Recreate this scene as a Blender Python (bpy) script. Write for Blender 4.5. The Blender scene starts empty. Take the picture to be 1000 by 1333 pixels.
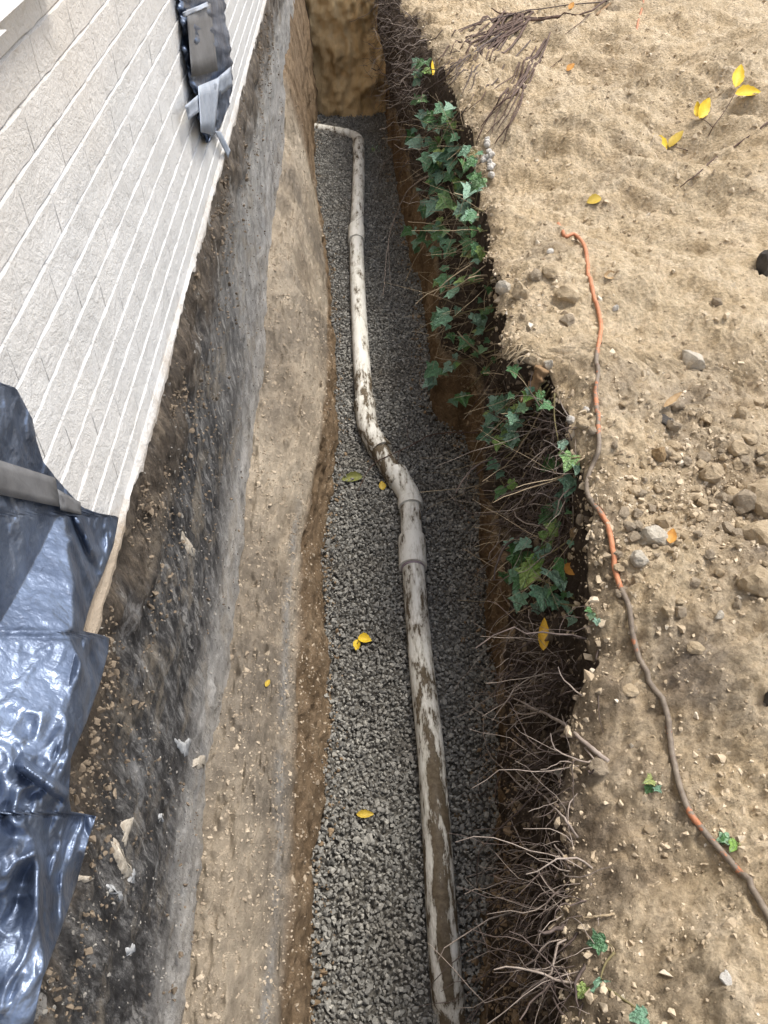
import bpy, bmesh, math, random
import numpy as np
from mathutils import Vector, Matrix, Euler
from mathutils.bvhtree import BVHTree

random.seed(7)
RNG = np.random.default_rng(7)
SC = bpy.context.scene
COL = SC.collection

# ------------------------------------------------------------------ camera
PITCH, YAW, CAMZ = 46.29, -1.98, 2.85
CAM_POS = Vector((0.0, 0.0, CAMZ))
CAM_ROT = Euler((math.radians(90 - PITCH), 0.0, math.radians(YAW)), 'XYZ')
cam_data = bpy.data.cameras.new('camera')
cam = bpy.data.objects.new('camera', cam_data)
COL.objects.link(cam)
cam.location = CAM_POS
cam.rotation_euler = CAM_ROT
cam_data.sensor_fit = 'VERTICAL'
cam_data.sensor_height = 36.0
cam_data.sensor_width = 27.0
cam_data.lens = 27.0
cam_data.clip_start = 0.02
cam_data.clip_end = 500.0
SC.camera = cam

# ------------------------------------------------------------------ light
SUN_ELEV, SUN_AZ = 62.0, 60.0        # degrees; azimuth clockwise from +Y (trench direction)
world = bpy.data.worlds.new('World')
SC.world = world
world.use_nodes = True
wn, wl = world.node_tree.nodes, world.node_tree.links
wn.clear()
sky = wn.new('ShaderNodeTexSky')
sky.sky_type = 'NISHITA'
sky.sun_disc = False
sky.sun_elevation = math.radians(SUN_ELEV)
sky.sun_rotation = math.radians(SUN_AZ)
sky.air_density = 1.0
sky.dust_density = 2.5
sky.ozone_density = 0.6
# thin high cloud: the sky is milky, not deep blue
hsv = wn.new('ShaderNodeHueSaturation')
hsv.inputs['Saturation'].default_value = 0.55
bg = wn.new('ShaderNodeBackground')
bg.inputs['Strength'].default_value = 0.125
wo = wn.new('ShaderNodeOutputWorld')
wl.new(sky.outputs[0], hsv.inputs['Color'])
wl.new(hsv.outputs[0], bg.inputs['Color'])
wl.new(bg.outputs[0], wo.inputs['Surface'])

sun_data = bpy.data.lights.new('sun', 'SUN')
sun_data.energy = 1.5
sun_data.angle = math.radians(16)
sun_data.color = (1.0, 0.93, 0.82)
sun = bpy.data.objects.new('sun', sun_data)
COL.objects.link(sun)
_e, _a = math.radians(SUN_ELEV), math.radians(SUN_AZ)
_d = Vector((math.sin(_a) * math.cos(_e), math.cos(_a) * math.cos(_e), math.sin(_e)))
sun.rotation_euler = _d.to_track_quat('Z', 'Y').to_euler()
sun.location = (3, 3, 8)

SC.view_settings.view_transform = 'Standard'
SC.view_settings.look = 'None'
SC.view_settings.gamma = 1.0
SC.view_settings.use_curve_mapping = False
SC.view_settings.exposure = 1.3
SC.render.engine = 'CYCLES'
SC.cycles.use_adaptive_sampling = False
SC.cycles.max_bounces = 6
SC.cycles.diffuse_bounces = 4

# ------------------------------------------------------------------ pixel rays (1000 x 1333 photograph)
CM = CAM_ROT.to_matrix()


def ray(u, v):
    return (CM @ Vector(((u - 500) / 1000.0, -(v - 666.5) / 1000.0, -1.0)))


def on_z(u, v, z):
    d = ray(u, v)
    t = (z - CAMZ) / d.z
    return CAM_POS + d * t


def on_x(u, v, x):
    d = ray(u, v)
    return CAM_POS + d * (x / d.x)


# ------------------------------------------------------------------ noise
def _hash(ix, iy, iz, seed):
    h = (ix.astype(np.int64) * 374761393 + iy.astype(np.int64) * 668265263 + iz.astype(np.int64) * 2147483647 + seed * 974634777) & 0xFFFFFFFF
    h = ((h ^ (h >> 13)) * 1274126177) & 0xFFFFFFFF
    h = ((h ^ (h >> 16)) * 2246822519) & 0xFFFFFFFF
    h = h ^ (h >> 15)
    return (h & 0xFFFF) / 32767.5 - 1.0


def vnoise(P, seed=0):
    P = np.asarray(P, dtype=np.float64)
    I = np.floor(P)
    F = P - I
    F = F * F * F * (F * (F * 6 - 15) + 10)
    I = I.astype(np.int64)
    out = 0
    for dx in (0, 1):
        wx = F[..., 0] if dx else 1 - F[..., 0]
        for dy in (0, 1):
            wy = F[..., 1] if dy else 1 - F[..., 1]
            for dz in (0, 1):
                wz = F[..., 2] if dz else 1 - F[..., 2]
                out = out + wx * wy * wz * _hash(I[..., 0] + dx, I[..., 1] + dy, I[..., 2] + dz, seed)
    return out


def fbm(P, octv=4, seed=0, gain=0.5):
    P = np.asarray(P, dtype=np.float64)
    a, s, o = 1.0, 0.0, 0.0
    for k in range(octv):
        o = o + a * vnoise(P * (2.03 ** k) + 17.3 * k, seed + k)
        s += a
        a *= gain
    return o / s * 1.6


def xyz(x, y, z, sc=1.0, ay=1.0, az=1.0):
    x, y, z = np.broadcast_arrays(np.asarray(x, float), np.asarray(y, float), np.asarray(z, float))
    return np.stack([x * sc, y * sc * ay, z * sc * az], -1)


# ------------------------------------------------------------------ mesh helpers
def mesh_np(name, V, F, mat, smooth=False):
    """V (n,3); F a list of index arrays, each (m,k)."""
    me = bpy.data.meshes.new(name)
    V = np.asarray(V, dtype=np.float32)
    if isinstance(F, np.ndarray):
        F = [F]
    F = [np.asarray(f, dtype=np.int32) for f in F if len(f)]
    me.vertices.add(len(V))
    me.vertices.foreach_set('co', V.ravel())
    nl = sum(f.size for f in F)
    me.loops.add(nl)
    me.loops.foreach_set('vertex_index', np.concatenate([f.ravel() for f in F]))
    npoly = sum(len(f) for f in F)
    me.polygons.add(npoly)
    tot = np.concatenate([np.full(len(f), f.shape[1], np.int32) for f in F])
    start = np.concatenate([[0], np.cumsum(tot)[:-1]]).astype(np.int32)
    me.polygons.foreach_set('loop_start', start)
    me.polygons.foreach_set('use_smooth', np.full(npoly, smooth))
    me.update(calc_edges=True)
    me.validate()
    if mat is not None:
        me.materials.append(mat)
    return me


def link(name, me, parent=None, loc=None):
    o = bpy.data.objects.new(name, me)
    COL.objects.link(o)
    if parent is not None:
        o.parent = parent
    if loc is not None:
        o.location = loc
    return o


def tag(o, label, cat, group=None):
    o['label'] = label
    o['category'] = cat
    if group:
        o['group'] = group
    return o


def empty(name, loc, label, cat, group=None):
    o = bpy.data.objects.new(name, None)
    o.empty_display_size = 0.05
    COL.objects.link(o)
    o.location = loc
    return tag(o, label, cat, group)


def grid_faces(nr, nc):
    i = np.arange(nr - 1)[:, None] * nc + np.arange(nc - 1)[None, :]
    return np.stack([i, i + 1, i + nc + 1, i + nc], -1).reshape(-1, 4)


class Joined:
    """collects many small pieces into one mesh"""
    def __init__(self):
        self.V, self.F3, self.F4, self.n = [], [], [], 0

    def add(self, V, F):
        V = np.asarray(V)
        for f in (F if isinstance(F, list) else [F]):
            f = np.asarray(f)
            if len(f):
                (self.F3 if f.shape[1] == 3 else self.F4).append(f + self.n)
        self.V.append(V)
        self.n += len(V)

    def mesh(self, name, mat, smooth=False):
        F = []
        if self.F3:
            F.append(np.concatenate(self.F3))
        if self.F4:
            F.append(np.concatenate(self.F4))
        return mesh_np(name, np.concatenate(self.V), F, mat, smooth)


def catmull(pts, n=6):
    P = [np.array(p, float) for p in pts]
    if len(P) < 3:
        return np.array([P[0] + (P[-1] - P[0]) * t for t in np.linspace(0, 1, n + 1)])
    out = []
    for i in range(len(P) - 1):
        p0 = P[i - 1] if i else 2 * P[0] - P[1]
        p1, p2 = P[i], P[i + 1]
        p3 = P[i + 2] if i + 2 < len(P) else 2 * P[-1] - P[-2]
        for t in np.linspace(0, 1, n, endpoint=False):
            out.append(0.5 * ((2 * p1) + (-p0 + p2) * t + (2 * p0 - 5 * p1 + 4 * p2 - p3) * t * t + (-p0 + 3 * p1 - 3 * p2 + p3) * t ** 3))
    out.append(P[-1])
    return np.array(out)


def tube(P, R, sides=6, cap=True):
    """vertices and faces of a round tube along the points P with radii R"""
    P = np.asarray(P, float)
    n = len(P)
    R = np.full(n, R) if np.isscalar(R) else np.asarray(R, float)
    T = np.gradient(P, axis=0)
    T /= np.maximum(np.linalg.norm(T, axis=1, keepdims=True), 1e-9)
    ref = np.array([0.0, 0.0, 1.0])
    if abs(T[0] @ ref) > 0.9:
        ref = np.array([1.0, 0.0, 0.0])
    N = np.zeros_like(P)
    nrm = np.cross(np.cross(T[0], ref), T[0])
    nrm /= np.linalg.norm(nrm)
    for i in range(n):
        nrm = nrm - T[i] * (nrm @ T[i])
        nrm /= max(np.linalg.norm(nrm), 1e-9)
        N[i] = nrm
    B = np.cross(T, N)
    a = np.linspace(0, 2 * math.pi, sides, endpoint=False)
    V = P[:, None, :] + R[:, None, None] * (np.cos(a)[None, :, None] * N[:, None, :] + np.sin(a)[None, :, None] * B[:, None, :])
    V = V.reshape(-1, 3)
    i = np.arange(n - 1)[:, None] * sides
    j = np.arange(sides)[None, :]
    F = np.stack([i + j, i + (j + 1) % sides, i + sides + (j + 1) % sides, i + sides + j], -1).reshape(-1, 4)
    if not cap:
        return V, [F]
    V = np.concatenate([V, P[:1], P[-1:]])
    c0, c1 = n * sides, n * sides + 1
    jj = np.arange(sides)
    F3 = np.concatenate([np.stack([np.full(sides, c0), (jj + 1) % sides, jj], -1),
                         np.stack([np.full(sides, c1), (n - 1) * sides + jj, (n - 1) * sides + (jj + 1) % sides], -1)])
    return V, [F, F3]


def box(x0, x1, y0, y1, z0, z1):
    V = np.array([(x, y, z) for x in (x0, x1) for y in (y0, y1) for z in (z0, z1)])
    F = np.array([(0, 1, 3, 2), (4, 6, 7, 5), (0, 4, 5, 1), (2, 3, 7, 6), (0, 2, 6, 4), (1, 5, 7, 3)])
    return V, F


# ------------------------------------------------------------------ materials
class M:
    def __init__(self, name):
        self.m = bpy.data.materials.new(name)
        self.m.use_nodes = True
        self.nt = self.m.node_tree
        self.N, self.L = self.nt.nodes, self.nt.links
        self.N.clear()
        self.out = self.N.new('ShaderNodeOutputMaterial')
        self.b = self.N.new('ShaderNodeBsdfPrincipled')
        self.L.new(self.b.outputs[0], self.out.inputs['Surface'])
        self.tc = self.N.new('ShaderNodeTexCoord')
        self.co = self.tc.outputs['Object']
        self.b.inputs['Specular IOR Level'].default_value = 0.3

    def set(self, **k):
        for n, v in k.items():
            self.plug(self.b.inputs[n.replace('_', ' ')], v)
        return self

    def plug(self, sock, v):
        if isinstance(v, bpy.types.NodeSocket):
            self.L.new(v, sock)
        elif isinstance(v, (tuple, list)) and len(v) == 3 and sock.type == 'RGBA':
            sock.default_value = (*v, 1)
        else:
            sock.default_value = v

    def scale(self, s, co=None):
        n = self.N.new('ShaderNodeMapping')
        n.inputs['Scale'].default_value = s
        self.L.new(co or self.co, n.inputs['Vector'])
        return n.outputs[0]

    def noise(self, sc, det=4, rough=0.55, co=None, dist=0.0):
        n = self.N.new('ShaderNodeTexNoise')
        n.inputs['Scale'].default_value = sc
        n.inputs['Detail'].default_value = det
        n.inputs['Roughness'].default_value = rough
        n.inputs['Distortion'].default_value = dist
        self.L.new(co or self.co, n.inputs['Vector'])
        return n.outputs['Fac']

    def voro(self, sc, feature='F1', co=None, out='Distance', rand=1.0):
        n = self.N.new('ShaderNodeTexVoronoi')
        n.feature = feature
        n.inputs['Scale'].default_value = sc
        n.inputs['Randomness'].default_value = rand
        self.L.new(co or self.co, n.inputs['Vector'])
        return n.outputs[out]

    def ramp(self, fac, stops, interp='LINEAR'):
        n = self.N.new('ShaderNodeValToRGB')
        n.color_ramp.interpolation = interp
        el = n.color_ramp.elements
        while len(el) < len(stops):
            el.new(0.5)
        for e, (p, c) in zip(el, stops):
            e.position = p
            if not isinstance(c, (tuple, list)):
                c = (c, c, c)
            e.color = (*c, 1)
        self.plug(n.inputs[0], fac)
        return n.outputs[0]

    def mix(self, fac, a, b, mode='MIX'):
        n = self.N.new('ShaderNodeMix')
        n.data_type = 'RGBA'
        n.blend_type = mode
        self.plug(n.inputs[0], fac)
        self.plug(n.inputs[6], a)
        self.plug(n.inputs[7], b)
        return n.outputs[2]

    def math(self, op, a, b=0.0, clamp=False):
        n = self.N.new('ShaderNodeMath')
        n.operation = op
        n.use_clamp = clamp
        self.plug(n.inputs[0], a)
        self.plug(n.inputs[1], b)
        return n.outputs[0]

    def attr(self, name):
        n = self.N.new('ShaderNodeAttribute')
        n.attribute_name = name
        s = self.N.new('ShaderNodeSeparateColor')
        self.L.new(n.outputs['Color'], s.inputs[0])
        return s.outputs

    def sep(self, co=None):
        n = self.N.new('ShaderNodeSeparateXYZ')
        self.L.new(co or self.co, n.inputs[0])
        return n.outputs

    def rnd(self):
        n = self.N.new('ShaderNodeObjectInfo')
        return n.outputs['Random']

    def bump(self, h, dist=0.01, strength=1.0, prev=None):
        n = self.N.new('ShaderNodeBump')
        n.inputs['Distance'].default_value = dist
        n.inputs['Strength'].default_value = strength
        self.L.new(h, n.inputs['Height'])
        if prev is not None:
            self.L.new(prev, n.inputs['Normal'])
        self.L.new(n.outputs[0], self.b.inputs['Normal'])
        return n.outputs[0]

    def pos(self):
        n = self.N.new('ShaderNodeNewGeometry')
        return n.outputs['Position']


# sand, loam, topsoil and subsoil of the bank and the trench wall
def mat_ground():
    m = M('bank_soil')
    n1 = m.noise(1.5, 5, 0.6)
    n2 = m.noise(9, 6, 0.65)
    n3 = m.noise(60, 4, 0.7)
    sand = m.ramp(n2, [(0.25, (0.41, 0.32, 0.205)), (0.5, (0.60, 0.49, 0.34)), (0.75, (0.73, 0.61, 0.45))])
    loam = m.ramp(n2, [(0.3, (0.17, 0.138, 0.105)), (0.7, (0.33, 0.275, 0.215))])
    a = m.attr('layer')
    lf = m.math('ADD', m.ramp(n1, [(0.52, 0.0), (0.68, 0.75)]), a[2], True)
    bank = m.mix(lf, sand, loam)
    stn = m.ramp(m.noise(4.0, 6, 0.65, dist=0.5), [(0.42, 0.0), (0.66, 0.36)])
    bank = m.mix(stn, bank, (0.50, 0.36, 0.20))
    grit = m.ramp(m.voro(120), [(0.0, 0.90), (0.5, 1.08), (0.9, 1.0)])
    top = m.ramp(n2, [(0.3, (0.040, 0.030, 0.023)), (0.7, (0.115, 0.088, 0.067))])
    sub = m.ramp(m.noise(6, 6, 0.65, co=m.scale((1, 1, 0.35))), [(0.3, (0.085, 0.056, 0.032)), (0.55, (0.21, 0.14, 0.08)), (0.8, (0.36, 0.26, 0.16))])
    c = m.mix(a[0], bank, top)
    c = m.mix(a[1], c, sub)
    c = m.mix(1.0, c, grit, 'MULTIPLY')
    fine = m.mix(1.0, c, m.ramp(n3, [(0.3, 0.72), (0.7, 1.25)]), 'MULTIPLY')
    m.set(Base_Color=fine, Roughness=0.95)
    m.b.inputs['Specular IOR Level'].default_value = 0.12
    h = m.math('ADD', m.math('MULTIPLY', m.noise(30, 7, 0.74), 1.0), m.math('MULTIPLY', m.voro(60), -0.4))
    b1 = m.bump(h, 0.032, 1.0)
    m.bump(m.noise(260, 3, 0.7), 0.003, 0.9, b1)
    return m.m


def mat_bench():
    m = M('bench_clay')
    co = m.scale((1, 0.5, 1))
    n1 = m.noise(3, 6, 0.62, co=co)
    n2 = m.noise(22, 6, 0.65)
    a = m.attr('layer')
    c = m.ramp(n1, [(0.3, (0.30, 0.245, 0.18)), (0.5, (0.50, 0.42, 0.32)), (0.7, (0.62, 0.535, 0.42))])
    c = m.mix(m.ramp(m.noise(1.3, 4, 0.6), [(0.45, 0.0), (0.62, 0.7)]), c, (0.20, 0.175, 0.145))
    sub = m.ramp(m.noise(7, 6, 0.65, co=m.scale((1, 1, 0.4))), [(0.3, (0.15, 0.10, 0.056)), (0.55, (0.28, 0.20, 0.125)), (0.8, (0.40, 0.31, 0.205))])
    c = m.mix(a[1], c, sub)
    grey = m.ramp(m.voro(55), [(0.0, (0.20, 0.19, 0.18)), (0.6, (0.40, 0.38, 0.35))])
    c = m.mix(a[2], c, grey)
    c = m.mix(1.0, c, m.ramp(n2, [(0.3, 0.72), (0.7, 1.2)]), 'MULTIPLY')
    m.set(Base_Color=c, Roughness=0.9)
    m.b.inputs['Specular IOR Level'].default_value = 0.2
    crk = m.ramp(m.voro(7, 'DISTANCE_TO_EDGE', co=m.scale((1, 0.6, 1), None)), [(0.0, 0.0), (0.02, 1.0)])
    b0 = m.bump(crk, 0.004, 0.25)
    b1 = m.bump(m.noise(20, 9, 0.76, co=co, dist=0.8), 0.036, 1.0, b0)
    m.bump(m.noise(150, 6, 0.8), 0.008, 1.0, b1)
    return m.m


def mat_endwall():
    m = M('ochre_cut_soil')
    co = m.scale((1, 1, 0.3))
    c = m.ramp(m.noise(5, 7, 0.66, co=co), [(0.28, (0.42, 0.28, 0.13)), (0.5, (0.70, 0.50, 0.26)), (0.75, (0.80, 0.63, 0.38))])
    c = m.mix(m.ramp(m.noise(2.2, 3), [(0.5, 0.0), (0.7, 0.6)]), c, (0.07, 0.05, 0.032))
    m.set(Base_Color=c, Roughness=0.95)
    b1 = m.bump(m.noise(12, 7, 0.7, co=co), 0.032, 0.9)
    m.bump(m.noise(90, 4, 0.7), 0.006, 0.8, b1)
    return m.m


def mat_floor():
    m = M('gravel_dust')
    c = m.ramp(m.noise(70, 4, 0.7), [(0.3, (0.08, 0.075, 0.066)), (0.7, (0.18, 0.17, 0.15))])
    m.set(Base_Color=c, Roughness=0.95)
    m.bump(m.voro(70), 0.012, 1.0)
    return m.m


def mat_gravel():
    m = M('crushed_stone')
    n = m.N.new('ShaderNodeNewGeometry')
    r = n.outputs['Random Per Island']
    c = m.ramp(r, [(0.0, (0.17, 0.167, 0.155)), (0.4, (0.23, 0.226, 0.21)), (0.75, (0.29, 0.285, 0.262)), (1.0, (0.38, 0.37, 0.335))])
    c = m.mix(1.0, c, m.ramp(m.noise(120, 3), [(0.3, 0.75), (0.7, 1.2)]), 'MULTIPLY')
    soil = m.ramp(m.noise(2.0, 5, 0.65), [(0.52, 0.0), (0.72, 0.55)])
    c = m.mix(soil, c, (0.12, 0.095, 0.065))
    m.set(Base_Color=c, Roughness=0.72)
    m.bump(m.noise(300, 3), 0.002, 0.6)
    return m.m


def mat_crumbs():
    m = M('soil_crumb')
    n = m.N.new('ShaderNodeNewGeometry')
    r = n.outputs['Random Per Island']
    c = m.ramp(r, [(0.0, (0.31, 0.245, 0.165)), (0.5, (0.47, 0.385, 0.275)), (0.93, (0.58, 0.49, 0.36)), (1.0, (0.62, 0.56, 0.46))])
    m.set(Base_Color=c, Roughness=0.95)
    m.bump(m.noise(200, 3), 0.003, 0.7)
    return m.m


def mat_stone(name, lo, hi, spot=None):
    m = M(name)
    c = m.ramp(m.noise(28, 6, 0.65), [(0.3, lo), (0.7, hi)])
    if spot:
        c = m.mix(m.ramp(m.noise(14, 4, 0.6), [(0.5, 0.0), (0.66, 0.8)]), c, spot)
    m.set(Base_Color=c, Roughness=0.92)
    b1 = m.bump(m.noise(55, 7, 0.75), 0.012, 1.0)
    m.bump(m.noise(300, 3, 0.7), 0.003, 1.0, b1)
    return m.m


def mat_paint():
    m = M('painted_masonry')
    co = m.pos()
    n = m.noise(6, 5, 0.6, co=co)
    c = m.ramp(n, [(0.3, (0.51, 0.512, 0.508)), (0.7, (0.60, 0.602, 0.60))])
    warm = m.ramp(m.noise(1.1, 4, 0.6, co=co), [(0.5, 0.0), (0.75, 0.25)])
    c = m.mix(warm, c, (0.63, 0.56, 0.47))
    sx = m.sep(co)
    hi = m.math('MULTIPLY', m.math('SUBTRACT', sx[2], 2.25), 1.6, True)     # paint tone turns browner higher up the wall
    c = m.mix(m.math('MULTIPLY', hi, 0.7), c, (0.56, 0.47, 0.36))
    speck = m.ramp(m.noise(48, 5, 0.75, co=co), [(0.63, 0.0), (0.72, 0.55)])
    c = m.mix(speck, c, (0.36, 0.32, 0.27))
    dirt = m.math('MULTIPLY', m.math('SUBTRACT', m.math('ADD', 1.848, m.math('MULTIPLY', m.math('MULTIPLY', m.math('SUBTRACT', 1.08, sx[1]), 6.0, True), 0.09)), m.math('ADD', sx[2], m.math('MULTIPLY', m.noise(11, 7, 0.8, co=co), 0.17))), 14.0, True)
    c = m.mix(m.math('MULTIPLY', dirt, 0.88), c, (0.30, 0.235, 0.165))
    m.set(Base_Color=c, Roughness=0.62)
    b1 = m.bump(m.noise(22, 6, 0.65, co=co, dist=0.6), 0.008, 0.9)
    b2 = m.bump(m.ramp(m.voro(9, 'DISTANCE_TO_EDGE', co=co), [(0.0, 0.0), (0.03, 1.0)]), 0.0012, 0.2, b1)
    m.bump(m.noise(130, 4, 0.75, co=co), 0.0035, 0.9, b2)
    return m.m


def mat_foundation():
    m = M('tarred_foundation')
    co = m.pos()
    s = m.sep(co)
    st = m.scale((1, 0.6, 1.0), co)
    dn = m.scale((1, 1.0, 0.26), co)
    dn = m.scale((1, 1.0, 0.26), co)
    wob = m.math('MULTIPLY', m.math('SUBTRACT', m.noise(5.0, 8, 0.75, co=dn), 0.5), 0.75)
    z = m.math('ADD', s[2], wob)
    grey = m.ramp(m.noise(13, 10, 0.78, co=st), [(0.34, (0.19, 0.175, 0.155)), (0.48, (0.50, 0.475, 0.44)), (0.66, (0.72, 0.70, 0.66))])
    tar = m.ramp(m.noise(22, 10, 0.82, co=dn), [(0.38, (0.024, 0.023, 0.024)), (0.50, (0.075, 0.072, 0.071)), (0.58, (0.24, 0.232, 0.222)), (0.70, (0.54, 0.52, 0.49))])
    dirt = m.ramp(m.noise(30, 9, 0.8, co=dn), [(0.34, (0.035, 0.028, 0.022)), (0.52, (0.12, 0.095, 0.072)), (0.72, (0.40, 0.325, 0.235))])
    nearf = m.ramp(m.math('ADD', m.math('MULTIPLY', s[1], 0.2), wob), [(0.36, 1.0), (0.70, 0.25)])
    midz = m.math('MULTIPLY', m.math('SUBTRACT', z, 0.72), 4.0, True)
    c = m.mix(m.math('MULTIPLY', midz, nearf), grey, tar)
    tan = m.ramp(m.noise(6, 7, 0.72, co=st, dist=0.4), [(0.52, 0.0), (0.62, 0.5)])
    c = m.mix(tan, c, (0.38, 0.32, 0.24))
    lime = m.ramp(m.noise(3.2, 8, 0.75, co=st, dist=0.6), [(0.56, 0.0), (0.66, 0.6)])
    c = m.mix(lime, c, (0.44, 0.44, 0.44))
    band = m.math('MULTIPLY', m.math('SUBTRACT', z, 1.44), 6.0, True)
    c = m.mix(m.math('MULTIPLY', band, 0.92), c, dirt)
    low = m.math('MULTIPLY', m.math('SUBTRACT', 0.70, z), 4.0, True)
    c = m.mix(m.math('MULTIPLY', low, 0.35), c, (0.40, 0.35, 0.28))
    fleck = m.ramp(m.noise(85, 8, 0.85, co=dn), [(0.60, 0.0), (0.66, 0.85)])
    c = m.mix(fleck, c, (0.50, 0.45, 0.38))
    smear = m.ramp(m.noise(4.2, 9, 0.78, co=dn, dist=1.2), [(0.57, 0.0), (0.60, 0.85)])
    c = m.mix(smear, c, (0.46, 0.44, 0.41))
    pit = m.ramp(m.noise(95, 7, 0.85, co=dn), [(0.34, 0.25), (0.46, 1.0)])
    c = m.mix(1.0, c, pit, 'MULTIPLY')
    m.set(Base_Color=c, Roughness=0.66)
    b1 = m.bump(m.noise(18, 10, 0.8, co=dn), 0.030, 1.0)
    m.bump(m.noise(120, 6, 0.8, co=dn), 0.009, 1.0, b1)
    return m.m


def mat_pipe(name='muddy_white_plastic', shift=0.0):
    m = M(name)
    co = m.pos()
    s = m.sep(co)
    st = m.scale((1.0, 0.26, 1.0), co)
    clean = m.ramp(m.noise(20, 4, 0.6, co=st), [(0.3, (0.66, 0.65, 0.59)), (0.7, (0.82, 0.81, 0.76))])
    mud = m.ramp(m.noise(60, 5, 0.7, co=co), [(0.3, (0.07, 0.052, 0.032)), (0.7, (0.17, 0.135, 0.09))])
    film = m.mix(0.45, clean, (0.30, 0.26, 0.19))
    n = m.noise(26, 6, 0.72, co=st)
    amt = m.ramp(m.math('MULTIPLY', s[1], 0.125), [(0.0, 0.47), (0.10, 0.50), (0.17, 0.48), (0.25, 0.50), (0.33, 0.46), (0.38, 0.56), (0.46, 0.54), (0.50, 0.40), (0.75, 0.43), (1.0, 0.46)])
    gn = m.N.new('ShaderNodeNewGeometry')
    nz = m.sep(gn.outputs['Normal'])[2]
    crown = m.math('MULTIPLY', m.math('SUBTRACT', nz, 0.86), 7.0, True)
    nr = m.math('MULTIPLY', m.math('SUBTRACT', 1.75, s[1]), 2.0, True)
    amt = m.math('ADD', amt, m.math('MULTIPLY', m.math('MULTIPLY', crown, nr), 0.15))
    d = m.math('SUBTRACT', m.math('ADD', amt, shift), n)
    c = m.mix(m.math('MULTIPLY', m.math('ADD', d, 0.10), 12.0, True), clean, film)
    c = m.mix(m.math('MULTIPLY', d, 22.0, True), c, mud)
    m.set(Base_Color=c, Roughness=m.ramp(n, [(0.4, 0.75), (0.6, 0.42)]))
    b1 = m.bump(m.math('MULTIPLY', d, 22.0, True), 0.004, 0.7)
    m.bump(m.noise(140, 4, 0.7, co=co), 0.0015, 0.6, b1)
    return m.m


def mat_simple(name, c1, c2, sc=20, rough=0.8, bump=0.002, bsc=80, spec=0.3):
    m = M(name)
    c = m.ramp(m.noise(sc, 5, 0.65), [(0.3, c1), (0.7, c2)])
    m.set(Base_Color=c, Roughness=rough)
    m.b.inputs['Specular IOR Level'].default_value = spec
    m.bump(m.noise(bsc, 4, 0.65), bump, 0.8)
    return m.m


def mat_plastic():
    m = M('black_polythene')
    co = m.pos()
    n = m.noise(30, 5, 0.6, co=co)
    c = m.ramp(m.noise(9, 5, 0.65, co=co), [(0.30, (0.05, 0.07, 0.115)), (0.70, (0.19, 0.24, 0.34))])
    dust = m.ramp(m.noise(38, 6, 0.75, co=co), [(0.58, 0.0), (0.75, 0.6)])
    c = m.mix(dust, c, (0.07, 0.07, 0.075))
    m.set(Base_Color=c, Roughness=m.ramp(n, [(0.3, 0.33), (0.7, 0.48)]), Metallic=0.7)
    m.b.inputs['Specular IOR Level'].default_value = 0.9
    cre = m.math('ABSOLUTE', m.math('SUBTRACT', m.noise(17, 3, 0.55, co=co), 0.5))
    b0 = m.bump(cre, 0.022, 0.35)
    cre2 = m.math('ABSOLUTE', m.math('SUBTRACT', m.noise(48, 3, 0.55, co=co), 0.5))
    m.bump(cre2, 0.008, 0.4, b0)
    return m.m


def mat_tape(name, c1, c2):
    m = M(name)
    co = m.pos()
    c = m.ramp(m.noise(16, 5, 0.65, co=co), [(0.3, c1), (0.7, c2)])
    m.set(Base_Color=c, Roughness=0.38 if c2[0] > 0.2 else 0.62, Metallic=0.15 if c2[0] > 0.2 else 0.0)
    m.b.inputs['Specular IOR Level'].default_value = 0.6
    b0 = m.bump(m.noise(25, 4, 0.6, co=co), 0.006, 0.7 if c2[0] > 0.2 else 0.2)
    m.bump(m.voro(420, co=co, rand=0.2), 0.0006, 0.5, b0)
    return m.m


def mat_cord():
    m = M('muddy_orange_rubber')
    co = m.pos()
    s = m.sep(co)
    big = m.noise(2.6, 3, 0.6, co=co)
    fine = m.noise(55, 5, 0.7, co=co)
    mudf = m.math('ADD', m.math('MULTIPLY', big, 1.5), m.math('MULTIPLY', fine, 0.55))
    far = m.math('MULTIPLY', m.math('SUBTRACT', s[1], 2.15), 1.2, True)
    f = m.ramp(m.math('SUBTRACT', mudf, m.math('MULTIPLY', far, 0.5)), [(0.98, 0.0), (1.26, 1.0)])
    org = m.ramp(fine, [(0.3, (0.36, 0.135, 0.065)), (0.7, (0.58, 0.27, 0.15))])
    mud = m.ramp(fine, [(0.3, (0.12, 0.095, 0.075)), (0.7, (0.25, 0.21, 0.165))])
    c = m.mix(f, org, mud)
    m.set(Base_Color=c, Roughness=0.6)
    m.bump(m.noise(180, 4, 0.7, co=co), 0.0015, 0.7)
    return m.m


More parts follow.
